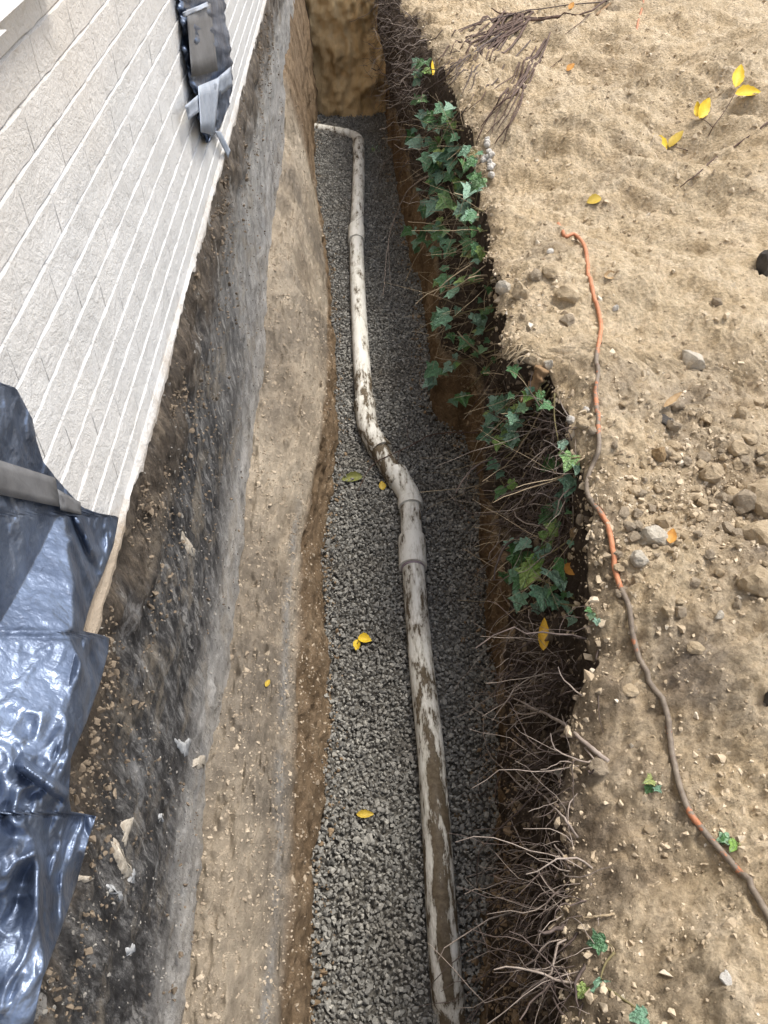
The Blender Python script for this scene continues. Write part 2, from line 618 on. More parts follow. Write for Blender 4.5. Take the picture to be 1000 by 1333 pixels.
def mat_ivy():
    m = M('ivy_leaf')
    r = m.rnd()
    base = m.ramp(r, [(0.0, (0.035, 0.10, 0.02)), (0.2, (0.06, 0.17, 0.045)), (0.42, (0.085, 0.19, 0.11)), (0.6, (0.14, 0.26, 0.175)), (0.76, (0.21, 0.34, 0.255)), (0.88, (0.16, 0.29, 0.055)), (0.95, (0.24, 0.34, 0.09)), (1.0, (0.22, 0.17, 0.07))])
    sx = m.sep()
    ang = m.math('ARCTAN2', sx[0], m.math('ADD', sx[1], 0.02))
    w = m.math('ABSOLUTE', m.math('SINE', m.math('MULTIPLY', ang, 3.35)))
    vein = m.ramp(w, [(0.0, 1.0), (0.10, 0.25), (0.2, 0.0)])
    net = m.ramp(m.voro(9, 'DISTANCE_TO_EDGE'), [(0.0, 0.45), (0.05, 0.0)])
    v = m.math('MAXIMUM', vein, net)
    c = m.mix(m.math('MULTIPLY', v, 0.6), base, (0.25, 0.36, 0.26))
    c = m.mix(1.0, c, m.ramp(m.noise(5, 4), [(0.3, 0.7), (0.7, 1.25)]), 'MULTIPLY')
    c = m.mix(1.0, c, (1.3, 1.3, 1.3), 'MULTIPLY')
    m.set(Base_Color=c, Roughness=0.30)
    m.b.inputs['Specular IOR Level'].default_value = 0.6
    b0 = m.bump(v, 0.02, 0.5)
    m.bump(m.noise(4, 3), 0.12, 0.5, b0)
    return m.m


def mat_leaf(name, c1, c2):
    m = M(name)
    sx = m.sep()
    r = m.noise(3, 4, 0.6)
    c = m.ramp(r, [(0.3, c1), (0.7, c2)])
    rib = m.ramp(m.math('ABSOLUTE', m.math('SINE', m.math('MULTIPLY', m.math('ADD', m.math('ABSOLUTE', sx[0]), m.math('MULTIPLY', sx[1], -0.8)), 26.0))), [(0.0, 0.5), (0.2, 0.0)])
    c = m.mix(rib, c, tuple(x * 0.7 for x in c1))
    m.set(Base_Color=c, Roughness=0.5)
    m.b.inputs['Subsurface Weight'].default_value = 0.0
    m.bump(rib, 0.03, 0.4)
    return m.m


GROUND, BENCH, ENDW, FLOOR, GRAVEL, CRUMB = mat_ground(), mat_bench(), mat_endwall(), mat_floor(), mat_gravel(), mat_crumbs()
PAINT, FOUND, PIPE, POLY, CORD, IVY = mat_paint(), mat_foundation(), mat_pipe(), mat_plastic(), mat_cord(), mat_ivy()
FITTING = mat_pipe('muddy_white_fitting', -0.07)
ROOT = mat_simple('pale_root', (0.20, 0.16, 0.135), (0.42, 0.36, 0.31), 30)
ROOTD = mat_simple('dark_root', (0.055, 0.042, 0.037), (0.15, 0.115, 0.10), 30)
TWIG = mat_simple('twig_bark', (0.055, 0.035, 0.028), (0.15, 0.10, 0.078), 40)
STRAW = mat_simple('dry_stem', (0.28, 0.21, 0.13), (0.46, 0.38, 0.26), 30)
STEM = mat_simple('green_stem', (0.12, 0.11, 0.05), (0.25, 0.21, 0.11), 30)
WHITE = mat_simple('white_trim_paint', (0.72, 0.73, 0.74), (0.82, 0.83, 0.84), 20, 0.5)
BENCHCR = mat_simple('bench_crumb', (0.22, 0.175, 0.125), (0.52, 0.44, 0.335), 9, 0.95, 0.004, 120)
CHIP = mat_simple('parging_chip', (0.08, 0.075, 0.07), (0.36, 0.34, 0.30), 16, 0.9, 0.003, 120)
FLAKE = mat_simple('cream_parging', (0.26, 0.22, 0.17), (0.52, 0.47, 0.39), 45, 0.9, 0.006, 90)
FLAKEB = mat_simple('pale_parging', (0.24, 0.24, 0.24), (0.50, 0.51, 0.51), 45, 0.9, 0.006, 90)
CURTAIN = mat_simple('speckled_curtain', (0.35, 0.22, 0.10), (0.80, 0.78, 0.74), 60, 0.8)
TAPE = mat_tape('silver_tape', (0.25, 0.30, 0.38), (0.42, 0.47, 0.55))
TAPED = mat_tape('dark_tape', (0.085, 0.087, 0.092), (0.14, 0.142, 0.148))
PRIMER = mat_simple('purple_primer', (0.24, 0.18, 0.22), (0.36, 0.30, 0.33), 40, 0.5)
CRUST = mat_simple('clinging_soil', (0.07, 0.053, 0.038), (0.27, 0.215, 0.155), 14, 0.95, 0.003, 120)
SUBCR = mat_simple('subsoil_crumb', (0.15, 0.10, 0.058), (0.36, 0.27, 0.175), 14, 0.95, 0.003, 120)
BARKW = mat_simple('rotten_wood', (0.15, 0.09, 0.045), (0.34, 0.23, 0.13), 25, 0.9, 0.006, 50)

# ------------------------------------------------------------------ plan of the trench, in metres
WX = -0.485            # face of the house wall
Y0, Y1 = -1.6, 8.35    # ends of the trench


def curve_from(pix, z, ends=True):
    """pixel outline on the plane z -> (Y, X) samples sorted along the trench"""
    pts = sorted((on_z(u, v, z if np.isscalar(z) else z(v)) for u, v in pix), key=lambda p: p.y)
    Y = np.array([p.y for p in pts])
    X = np.array([p.x for p in pts])
    return Y, X


FOOT_Y, FOOT_X = curve_from([(412, 160), (404, 240), (428, 330), (432, 400), (437, 500), (437, 600), (430, 650), (420, 720), (423, 800), (425, 850), (429, 950),
                             (422, 1000), (427, 1050), (408, 1130), (405, 1200), (409, 1290), (402, 1400)], 0.0)
EDGE_Y, EDGE_X = curve_from([(503, 155), (512, 230), (527, 300), (550, 400), (556, 480), (560, 540), (600, 570), (622, 620), (628, 700), (632, 800), (640, 900),
                             (648, 1000), (645, 1100), (638, 1200), (628, 1333)], 0.0)


def zrim(y):
    return np.interp(y, [0.2, 0.8, 1.4, 1.9, 9], [0.98, 1.05, 1.14, 1.20, 1.20])


RIM_PIX = [(505, -40), (520, 0), (540, 26), (548, 50), (562, 80), (585, 120), (604, 160), (618, 186), (624, 210), (630, 246), (632, 290), (638, 330), (646, 370),
           (648, 420), (653, 470), (690, 480), (722, 500), (736, 532), (744, 572), (757, 607), (763, 640), (760, 700), (758, 760), (764, 800), (766, 835), (774, 866), (755, 903),
           (745, 960), (736, 1014), (750, 1105), (752, 1134), (737, 1175), (742, 1237), (736, 1300), (735, 1400)]
_rp = []
for u, v in RIM_PIX:
    z = 1.2
    for _ in range(4):
        p = on_z(u, v, z)
        z = float(zrim(p.y))
    _rp.append((p.y, p.x))
_rp.sort()
RIM_Y, RIM_X = np.array([a for a, b in _rp]), np.array([b for a, b in _rp])


def foot(y):
    return np.interp(y, FOOT_Y, FOOT_X)


def edge(y):
    return np.interp(y, EDGE_Y, EDGE_X)


def rim(y):
    y = np.asarray(y, float)
    return np.interp(y, RIM_Y, RIM_X) + 0.018 * fbm(xyz(y * 9, 0, 0), 3, 5)


def bank_z(x, y):
    """height of the sandy bank"""
    d = np.maximum(x - rim(y), 0)
    k = np.clip(d / 0.7, 0, 1)
    base = zrim(y) * (1 - k) + 1.2 * k
    base = base + 0.05 * np.minimum(d, 3.5) * np.clip((y - 1) / 3, 0, 1)
    hump = 0.24 * np.exp(-((x - 2.6) ** 2) / 0.5 - ((y - 4.9) ** 2) / 1.0) - 0.17 * np.exp(-((x - 1.75) ** 2 + (y - 4.15) ** 2) / 0.05)
    hump = hump - 0.12 * np.exp(-((x - 1.45) ** 2) / 0.06 - ((y - 5.1) ** 2) / 0.08) + 0.07 * np.exp(-((x - 1.5) ** 2 + (y - 1.75) ** 2) / 0.12)
    hump = hump - 0.10 * np.exp(-((x - 2.35) ** 2) / 0.05 - ((y - 5.9) ** 2) / 0.04)
    f = np.clip((9 - y) / 2, 0, 1)
    rough0 = np.clip(1.6 - 0.5 * (y - 0.8), 0.15, 1.0)
    n = 0.105 * fbm(xyz(x, y, 0, 1.5), 3, 11) + 0.030 * (0.5 + 0.5 * rough0) * fbm(xyz(x, y, 0, 5.5), 3, 12)
    drag = 0.034 * fbm(xyz(x * 0.7 + y * 0.7, (y - x) * 0.16, 0, 14), 3, 21) * np.clip((y - 2.2) / 1.5, 0, 1)
    rough = np.clip(1.6 - 0.5 * (y - 0.8), 0.15, 1.0)
    ridg = 1 - np.abs(fbm(xyz(x, y, 0, 17), 4, 13))
    n2 = rough * 0.022 * ridg + 0.012 * fbm(xyz(x, y, 0, 42), 3, 14)
    lip = -0.060 * np.exp(-d / 0.045) * (1 + 0.5 * fbm(xyz(x, y, 0, 12), 2, 15))
    return base + hump * f + n + drag + n2 + lip


# rows along Y: fine where the camera is near
ys = [-0.35]
while ys[-1] < Y1:
    ys.append(ys[-1] + max(0.009, 0.0052 * (ys[-1] + 1.3)))
ROWS = np.array([-60, -30, -14, -6, -3, Y0, -1.2, -0.8, -0.5] + ys + [8.6, 9, 9.6, 10.5, 12, 15, 20, 30, 60])


def build_ground():
    nw, nb = 84, 250
    w = np.linspace(0, 1, nw)
    s = np.cumsum(np.concatenate([[0], np.geomspace(0.006, 0.028, nb - 1)]))
    s = np.concatenate([s, s[-1] + np.geomspace(0.06, 57, 24)])
    y = ROWS[:, None]
    xr, xf, zr = rim(ROWS)[:, None], edge(ROWS)[:, None], zrim(ROWS)[:, None]
    # the cut wall
    ww = w[None, :]
    zz0 = bank_z(xr + 0.0005, y)
    zw = -0.06 + (zz0 + 0.06) * ww
    prof = ww ** 1.5
    # topsoil is undercut below the rim
    under = 0.055 * np.exp(-((ww - 0.78) / 0.14) ** 2)
    xw = xf + (xr - xf) * prof + under
    fb = np.clip((y - 5.0) / 1.0, 0, 1) * np.exp(-((ww - 0.82) / 0.22) ** 2)
    xw = xw - 0.17 * fb * np.sin(np.clip(ww, 0, 1) * math.pi) ** 0.3
    P = xyz(xw, y, zw)
    nx = 0.042 * fbm(P * np.array([4, 4, 2.4]), 4, 31) + 0.026 * fbm(P * np.array([20, 20, 9]), 4, 32) + 0.010 * fbm(P * 45, 3, 33)
    fade = np.sin(np.clip(ww, 0, 1) * math.pi) ** 0.4
    xw = xw + nx * fade
    yw = np.broadcast_to(y, xw.shape) + 0.015 * fbm(P * 16, 3, 34) * fade
    # the bank
    xb = xr + s[None, 1:]
    yb = np.broadcast_to(y, xb.shape)
    zb = bank_z(xb, yb)
    X = np.concatenate([xw, xb], 1)
    Y = np.concatenate([yw, yb], 1)
    Z = np.concatenate([zw, zb], 1)
    V = np.stack([X, Y, Z], -1).reshape(-1, 3)
    me = mesh_np('ground', V, grid_faces(X.shape[0], X.shape[1]), GROUND, True)
    # soil layers: R topsoil, G subsoil, B loam
    Wn = np.concatenate([np.broadcast_to(ww, xw.shape), np.full(xb.shape, 2.0)], 1)
    wob = 0.10 * fbm(xyz(X, Y, Z, 5), 3, 41)
    near = np.clip((1.9 - Y) / 0.9, 0, 1)
    topstart = 0.38 - 0.30 * near
    top = np.clip((Wn + wob - topstart) / 0.08, 0, 1) * (Wn < 1.5)
    db = X - xr
    rt = np.clip(1 - (db - 0.02 - 0.05 * (1 + fbm(xyz(X, Y, 0, 9), 3, 42))) / 0.05, 0, 1) * 0.6
    rt = rt * np.clip((2.0 - Y) / 0.5, 0.25, 1)
    top = np.where(Wn > 1.5, rt, top)
    sub = np.where(Wn < 1.5, 1 - top, 0)
    blob = np.exp(-((X - 1.12) ** 2) / 0.03 - ((Y - 1.42) ** 2) / 0.16) + np.exp(-((X - 0.82) ** 2) / 0.014 - ((Y - 1.0) ** 2) / 0.03) + 0.8 * np.exp(-((X - 1.55) ** 2) / 0.03 - ((Y - 2.05) ** 2) / 0.05)
    blob = blob + 0.8 * np.exp(-((X - 0.62) ** 2) / 0.012 - ((Y - 0.45) ** 2) / 0.09)
    loam = np.clip(blob * (0.75 + 0.5 * fbm(xyz(X, Y, 0, 8), 3, 43)), 0, 1)
    C = np.stack([top, sub, loam, np.ones_like(top)], -1).reshape(-1, 4)
    at = me.color_attributes.new('layer', 'FLOAT_COLOR', 'POINT')
    at.data.foreach_set('color', C.astype(np.float32).ravel())
    o = link('ground', me)
    o['kind'] = 'structure'
    return o


def wall_contact(y):
    """height at which the bench meets the house foundation"""
    return np.interp(y, [0.2, 0.75, 1.05, 1.4, 2.0, 2.35, 3.1, 3.7, 5.0, 5.5, 5.9, 9], [0.57, 0.60, 0.68, 0.58, 0.58, 0.68, 0.62, 0.80, 0.80, 0.84, 1.12, 1.25])


LIP_Y, LIP_X = curve_from([(404, 200), (421, 330), (424, 400), (424, 500), (416, 600), (388, 700), (379, 800), (377, 900), (374, 1000), (373, 1100), (364, 1200), (357, 1300), (350, 1400)], lambda v: 0.42 if v > 650 else 0.30)


def build_bench():
    rows = ROWS[(ROWS >= Y0 - 0.1) & (ROWS < 8.9)]
    y = rows[:, None]
    nb, nf = 64, 34
    xf = foot(rows)[:, None]
    xl = np.minimum(np.interp(rows, LIP_Y, LIP_X)[:, None], xf - 0.025)
    zc = wall_contact(rows)[:, None]
    far = np.clip((rows[:, None] - 3.0) / 1.4, 0, 1)
    zl = 0.43 * (1 - far) + 0.24 * far
    # dirt mass left standing against the house at the far end
    bul = np.clip((y - 5.75) / 0.6, 0, 1)
    bul = bul * bul * (3 - 2 * bul)
    t = np.linspace(0, 1, nb)[None, :]
    xl = xl * (1 - bul) + np.minimum(xl, -0.34) * bul
    xb = WX - 0.02 + (xl - WX + 0.02) * t
    zb = zc + (zl - zc) * t ** 1.4 + 0.03 * np.sin(t * math.pi) * (1 - far) + 0.05 * far * np.sin(t * math.pi)
    zb = zb + bul * 0.55 * t ** 2
    f = np.linspace(0, 1, nf + 1)[None, 1:]
    zl2 = zl + bul * 0.55
    xfce = xl + (xf - xl) * f ** 0.75
    zfce = zl2 + (-0.06 - zl2) * f ** (1.25)
    X = np.concatenate([xb, xfce], 1)
    Z = np.concatenate([zb, zfce], 1)
    Y = np.broadcast_to(y, X.shape).copy()
    P = xyz(X, Y, Z)
    onface = np.concatenate([np.zeros_like(xb), np.broadcast_to(np.clip(f * 5, 0, 1), xfce.shape)], 1)
    n = fbm(P * np.array([4, 2.2, 4]), 4, 51)
    n2 = fbm(P * np.array([16, 9, 16]), 4, 52)
    n3 = fbm(P * 45, 3, 53)
    n4 = 1 - np.abs(fbm(P * np.array([11, 6, 11]), 4, 57))
    disp = 0.035 * n + 0.026 * n2 + 0.010 * n3 + 0.030 * (n4 - 0.6)
    # streaks where the shovel slid down the bench
    fl = 0.035 * fbm(xyz(X * 0.9 + Y * 0.35, (Y - X) * 1.6, 0, 6), 4, 54) * np.clip((Y - 3.2) / 1.5, 0, 1)
    tt = np.concatenate([np.broadcast_to(t, xb.shape), np.ones_like(xfce)], 1)
    Z = Z + (disp + fl) * (1 - onface) * np.clip(tt * 6, 0, 1)
    X = X + (0.6 * disp * onface)
    me = mesh_np('soil_bench', np.stack([X, Y, Z], -1).reshape(-1, 3), grid_faces(X.shape[0], X.shape[1]), BENCH, True)
    sub = np.clip((onface - 0.2) * 1.6 + 0.25 * n, 0, 1)
    sub = np.maximum(sub, np.clip((Y - 5.75 + 0.15 * n) / 0.25, 0, 1))
    strip = np.exp(-((tt - 0.93) / 0.06) ** 2) * (1 - onface * 0.9) * np.clip((2.6 - Y) / 0.5, 0, 1) * np.clip(0.75 + 0.6 * n2, 0, 1)
    C = np.stack([np.zeros_like(sub), sub, np.clip(strip, 0, 1), np.ones_like(sub)], -1).reshape(-1, 4)
    at = me.color_attributes.new('layer', 'FLOAT_COLOR', 'POINT')
    at.data.foreach_set('color', C.astype(np.float32).ravel())
    o = link('soil_bench', me)
    o['kind'] = 'structure'
    return o


def build_floor():
    rows = np.linspace(Y0 - 0.1, Y1 + 0.2, 140)
    cols = np.linspace(-0.6, 0.8, 24)
    X, Y = np.meshgrid(cols, rows)
    Z = -0.018 + 0.010 * fbm(xyz(X, Y, 0, 3), 3, 61)
    o = link('trench_floor', mesh_np('trench_floor', np.stack([X, Y, Z], -1).reshape(-1, 3), grid_faces(*X.shape), FLOOR, True))
    o['kind'] = 'structure'
    return o


def build_end(yy, sgn, name):
    """upright cut at an end of the trench, its top running on as open ground"""
    nx, nz = 70, 80
    x = np.linspace(WX - 0.05, 1.0, nx)
    w = np.linspace(0, 1, nz)
    X, Wm = np.meshgrid(x, w)
    Z = -0.08 + (1.19 + 0.08) * Wm
    Y = yy + sgn * (0.16 * Wm) + 0.11 * fbm(xyz(X, Z, 0, 2.6), 4, 71) + 0.045 * fbm(xyz(X * 2.5, Z, 3, 8), 4, 72)
    ext = np.geomspace(0.05, 55, 14)
    Xe, E = np.meshgrid(x, ext)
    Ye = Y[-1][None, :] + sgn * E
    Ze = np.full_like(Xe, 1.185) + 0.03 * fbm(xyz(Xe, Ye, 0, 2), 3, 73) - 0.03
    X, Y, Z = (np.concatenate(q, 0) for q in ((X, Xe), (Y, Ye), (Z, Ze)))
    o = link(name, mesh_np(name, np.stack([X, Y, Z], -1).reshape(-1, 3), grid_faces(*X.shape), ENDW, True))
    o['kind'] = 'structure'
    return o


def bvh_of(objs):
    V, F, n = [], [], 0
    for o in objs:
        me = o.data
        v = np.empty(len(me.vertices) * 3, np.float32)
        me.vertices.foreach_get('co', v)
        v = v.reshape(-1, 3)
        V.extend(map(tuple, v.tolist()))
        li = np.empty(len(me.loops), np.int32)
        me.loops.foreach_get('vertex_index', li)
        F.extend((li.reshape(-1, 4) + n).tolist())
        n += len(v)
    return BVHTree.FromPolygons(V, F)


g_ground = build_ground()
g_bench = build_bench()
g_floor = build_floor()
g_end = build_end(Y1 - 0.02, 1, 'trench_end_wall')
g_end2 = build_end(Y0 + 0.02, -1, 'trench_end_wall')
BVH = bvh_of([g_ground, g_bench, g_floor, g_end])


def hit(u, v):
    """point of the ground that the photograph shows at pixel u, v; its normal; the distance"""
    d = ray(u, v).normalized()
    loc, nor, _, t = BVH.ray_cast(CAM_POS, d)
    if loc is None:
        loc = on_z(u, v, 1.2)
        return loc, Vector((0, 0, 1)), (loc - CAM_POS).length
    if nor.dot(d) > 0:
        nor = -nor
    return loc, nor, t


def hit_off(u, v, off):
    """the same point, pulled off the surface by off metres towards the viewer's side"""
    loc, nor, t = hit(u, v)
    d = ray(u, v).normalized()
    return loc - d * off


def down(x, y, z0=3.0):
    loc, nor, _, t = BVH.ray_cast(Vector((x, y, z0)), Vector((0, 0, -1)))
    return loc, nor


def px(size, dist):
    """metres spanned by size photograph pixels at a distance"""
    return size / 1000.0 * dist


# ------------------------------------------------------------------ rocks
def rock_proto(k, n=13, flat=0.7):
    r = np.random.default_rng(100 + k)
    p = r.normal(size=(n, 3))
    p /= np.linalg.norm(p, axis=1, keepdims=True)
    p *= r.uniform(0.75, 1.1, (n, 1))
    p *= np.array([1.0, r.uniform(0.65, 0.95), r.uniform(flat * 0.75, flat * 1.1)])
    bm = bmesh.new()
    for q in p:
        bm.verts.new(q)
    res = bmesh.ops.convex_hull(bm, input=bm.verts)
    bmesh.ops.delete(bm, geom=[g for g in res['geom_interior'] if isinstance(g, bmesh.types.BMVert)], context='VERTS')
    bmesh.ops.triangulate(bm, faces=bm.faces)
    bm.verts.index_update()
    V = np.array([v.co[:] for v in bm.verts])
    F = np.array([[v.index for v in f.verts] for f in bm.faces])
    bm.free()
    return V, F


PROTO = [rock_proto(k) for k in range(26)]


def rand_rots(n, rng):
    q = rng.normal(size=(n, 4))
    q /= np.linalg.norm(q, axis=1, keepdims=True)
    w, x, y, z = q.T
    return np.stack([np.stack([1 - 2 * (y * y + z * z), 2 * (x * y - z * w), 2 * (x * z + y * w)], -1),
                     np.stack([2 * (x * y + z * w), 1 - 2 * (x * x + z * z), 2 * (y * z - x * w)], -1),
                     np.stack([2 * (x * z - y * w), 2 * (y * z + x * w), 1 - 2 * (x * x + y * y)], -1)], 1)


def scatter_rocks(name, pos, size, mat, rng):
    J = Joined()
    pos, size = np.asarray(pos), np.asarray(size)
    R = rand_rots(len(pos), rng)
    which = rng.integers(0, len(PROTO), len(pos))
    for k, (V, F) in enumerate(PROTO):
        sel = np.where(which == k)[0]
        if not len(sel):
            continue
        W = np.einsum('nij,vj->nvi', R[sel], V) * size[sel][:, None, None] + pos[sel][:, None, :]
        FF = F[None] + (np.arange(len(sel)) * len(V))[:, None, None]
        J.add(W.reshape(-1, 3), FF.reshape(-1, 3))
    o = link(name, J.mesh(name, mat))
    o['kind'] = 'stuff'
    return o


def gravel():
    sp = 0.0136
    gy = np.arange(0.15, 8.4, sp)
    gx = np.arange(-0.6, 0.8, sp)
    X, Y = np.meshgrid(gx, gy)
    X = (X + RNG.uniform(-0.5, 0.5, X.shape) * sp).ravel()
    Y = (Y + RNG.uniform(-0.5, 0.5, Y.shape) * sp).ravel()
    ex = 0.012 * fbm(xyz(Y * 9, 0, 0), 3, 81)
    keep = (X > foot(Y) - 0.012 + ex) & (X < edge(Y) + 0.02 + ex)
    X, Y = X[keep], Y[keep]
    mound = 0.012 * fbm(xyz(X, Y, 0, 4), 3, 82)
    Z = mound + RNG.uniform(-0.005, 0.007, len(X))
    edgew = np.minimum(X - foot(Y), edge(Y) - X)
    Z = Z + 0.03 * np.exp(-np.maximum(edgew, 0) / 0.03) * RNG.uniform(0, 1, len(X))
    S = np.clip(RNG.lognormal(math.log(0.0093), 0.30, len(X)), 0.006, 0.019)
    # second, sparser layer of loose stones on top
    m = RNG.random(len(X)) < 0.22
    X2, Y2, Z2, S2 = X[m] + RNG.normal(0, 0.006, m.sum()), Y[m] + RNG.normal(0, 0.006, m.sum()), Z[m] + 0.009, S[m]
    P = np.stack([np.concatenate([X, X2]), np.concatenate([Y, Y2]), np.concatenate([Z, Z2])], -1)
    scatter_rocks('gravel', P, np.concatenate([S, S2]), GRAVEL, RNG)


gravel()


def crumbs():
    """loose soil crumbs on the bank and along the rim"""
    pts, sz = [], []
    n = 60000
    u = RNG.uniform(540, 1120, n)
    v = RNG.uniform(-20, 1380, n)
    dens = fbm(np.stack([u / 130, v / 130, np.zeros(n)], -1), 4, 91) * 0.5 + 0.5
    zone = 0.12 + 0.9 * np.exp(-((u - 940) / 110) ** 2 - ((v - 640) / 130) ** 2) + 0.8 * np.exp(-((u - 810) / 80) ** 2 - ((v - 690) / 90) ** 2) + 0.7 * np.exp(-((u - 720) / 60) ** 2 - ((v - 375) / 45) ** 2) + 0.16 * (v > 780)
    keep = RNG.random(n) < dens * zone * 0.9
    for a, b in zip(u[keep], v[keep]):
        loc, nor, t = hit(a, b)
        if loc.x < rim(loc.y) - 0.005 or loc.y > 8:
            continue
        s = min(0.5 * px(RNG.lognormal(math.log(3.9), 0.62), t), 0.020)
        pts.append((loc.x, loc.y, loc.z - s * 0.15))
        sz.append(s)
    scatter_rocks('soil_crumbs', pts, sz, CRUMB, RNG)
    pts, sz = [], []
    for _ in range(9500):
        y = RNG.uniform(0.2, 4.0) if RNG.random() < 0.7 else RNG.uniform(0.2, 6.0)
        t = RNG.uniform(0, 1)
        x = WX + (foot(y) - WX) * t
        loc, nor = down(x, y, 1.2)
        if loc is None:
            continue
        s = min(RNG.lognormal(math.log(0.0030), 0.6), 0.016)
        pts.append((loc.x, loc.y, loc.z - s * 0.1))
        sz.append(s)
    scatter_rocks('bench_crumbs', pts, sz, BENCHCR, RNG)


crumbs()


def rim_clods():
    pts, sz = [], []
    for _ in range(1500):
        y = RNG.uniform(0.25, 6.8)
        d = max(RNG.normal(0.02, 0.03), -0.008)
        s = min(RNG.lognormal(math.log(0.0062), 0.6), 0.028)
        x = float(rim(y)) + d
        z = float(bank_z(np.array(max(x, float(rim(y)) + 0.001)), np.array(y))) - (0.35 * s if d > 0 else -d * 1.6)
        pts.append((x + (0.012 if d < 0 else 0), y, z))
        sz.append(s)
    scatter_rocks('rim_soil_crumbs', pts, sz, CRUMB, RNG)


rim_clods()


# ------------------------------------------------------------------ the house
def house():
    h = empty('brick_house', (WX, 3.0, 1.2), 'white painted brick house side wall with tarred foundation exposed along the trench', 'house')
    off = -np.array(h.location)
    ZB = 1.735       # lower edge of the painted brick
    # backing wall and the body behind it
    V, F = box(-7.5, WX - 0.010, -4.0, 12.0, ZB + 0.004, 5.6)
    link('wall', mesh_np('wall', V + off, F, PAINT), h)
    # bricks
    pitch, bl = 0.0650, 0.213
    variants = []
    for k in range(18):
        nu, nv = 9, 4
        A, B = np.meshgrid(np.linspace(-1, 1, nu), np.linspace(-1, 1, nv))
        Hl, Hh = bl / 2 - 0.0003, pitch / 2 - 0.0006
        hl, hh = Hl - 0.0012, Hh - 0.0024
        D = (0.0016 * fbm(xyz(A * 2, B, k * 7.3, 1.2), 3, 300 + k)) * (1 - A ** 4) + 0.0008 * B
        wz = 0.0026 * fbm(xyz(A * 1.7, 0.3 * B, 9 + k, 1.3), 3, 500 + k) * (1 - A ** 4)
        V1 = np.stack([D, A * hl, B * hh + wz], -1).reshape(-1, 3)
        ring = list(range(nu)) + [nu * (i + 1) - 1 for i in range(1, nv)] + list(range(nu * nv - 2, nu * (nv - 1) - 1, -1)) + [nu * i for i in range(nv - 2, 0, -1)]
        AA, BB = A.ravel()[ring], B.ravel()[ring]
        R0 = V1[ring].copy()
        R1 = R0.copy()
        R1[:, 1] = np.where(np.abs(AA) > 0.99, np.sign(AA) * Hl, R1[:, 1])
        R1[:, 2] = np.where(np.abs(BB) > 0.99, np.sign(BB) * Hh, R1[:, 2])
        R1[:, 0] = np.where(np.abs(BB) > 0.99, R0[:, 0] - 0.0024, R0[:, 0] - 0.00025)
        R2 = R1.copy()
        R2[:, 0] = -0.0135
        n1, m = nu * nv, len(ring)
        Fs = [grid_faces(nv, nu)]
        for o0 in (n1, n1 + m):
            Fs.append(np.array([(o0 + i, o0 + m + i, o0 + m + (i + 1) % m, o0 + (i + 1) % m) for i in range(m)]))
        variants.append((np.concatenate([V1, R0, R1, R2]), np.concatenate(Fs)))
    meshes = [mesh_np('brick', v, f, PAINT, True) for v, f in variants]
    spots = []
    rr0 = random.Random(12)
    for i in range(26):
        zc = ZB + pitch * (i + 0.5)
        y = -0.6 + (0.5 * bl if i % 2 else 0.0) + rr0.uniform(-0.02, 0.02)
        while y < 11.5:
            spots.append((y, zc))
            y += bl
    fwd = CM @ Vector((0, 0, -1))
    right = CM @ Vector((1, 0, 0))
    upv = CM @ Vector((0, 1, 0))
    scored = []
    for y, z in spots:
        d = Vector((WX, y, z)) - CAM_POS
        dep = d.dot(fwd)
        vis = 0.0
        if dep > 0.05:
            uu = 500 + 1000 * d.dot(right) / dep
            vv = 666.5 - 1000 * d.dot(upv) / dep
            if -25 < uu < 360 and -25 < vv < 690 and not (vv > 500 and uu < 60 + (vv - 600) * 0.6):
                vis = abs(d.normalized().x) / d.length_squared
        scored.append((vis, y, z))
    scored.sort(reverse=True)
    J = Joined()
    rr = random.Random(5)
    for i, (vis, y, z) in enumerate(scored):
        k = rr.randrange(len(variants))
        jx, jz = rr.uniform(-0.0004, 0.0004), rr.uniform(-0.0003, 0.0003)
        if i < 300 and vis > 0:
            o = link('brick', meshes[k], h)
            o.location = Vector((WX + jx, y, z + jz)) - h.location
            o.rotation_euler = (rr.uniform(-0.003, 0.003), rr.uniform(-0.006, 0.006), 0)
        else:
            v, f = variants[k]
            J.add(v + np.array((WX + jx, y, z + jz)) + off, f)
    o = link('brickwork', J.mesh('brickwork', PAINT, True), h)
    o['kind'] = 'stuff'
    # foundation
    rows = ROWS[(ROWS > -3.5) & (ROWS < 11.9)]
    nz = 110
    w = np.linspace(0, 1, nz)[None, :]
    y = rows[:, None]
    ztop = ZB + 0.004 + 0.0 * y
    Zf = -0.1 + (ztop + 0.1) * w
    Yf = np.broadcast_to(y, Zf.shape)
    P = xyz(0, Yf, Zf)
    D = 0.012 * fbm(P * np.array([1, 1.4, 2.4]), 4, 101) + 0.006 * fbm(P * np.array([1, 8, 14]), 4, 102) + 0.0025 * fbm(P * 40, 3, 103)
    crust = np.clip((Zf - 1.42) / 0.12, 0, 1)
    D = D + 0.006 * fbm(P * np.array([1, 22, 7]), 4, 105, 0.65)
    D = D + crust * (0.010 + 0.018 * fbm(P * np.array([1, 9, 9]), 4, 104)) * np.clip((1.745 - Zf) / 0.05, 0, 1)
    D = D + 0.010 * np.clip((0.95 - Zf) / 0.3, 0, 1)
    V = np.stack([WX - 0.006 + D, Yf, Zf], -1).reshape(-1, 3)
    link('foundation', mesh_np('foundation', V + off, grid_faces(*Zf.shape)[:, ::-1], FOUND, True), h)
    # ragged hem of paint over the first joint
    rows2 = np.arange(-0.6, 11.4, 0.012)
    lo = ZB - 0.010 + 0.024 * fbm(xyz(rows2 * 9, 0, 0), 6, 111, 0.7)
    lo = np.minimum(lo, ZB + 0.010)
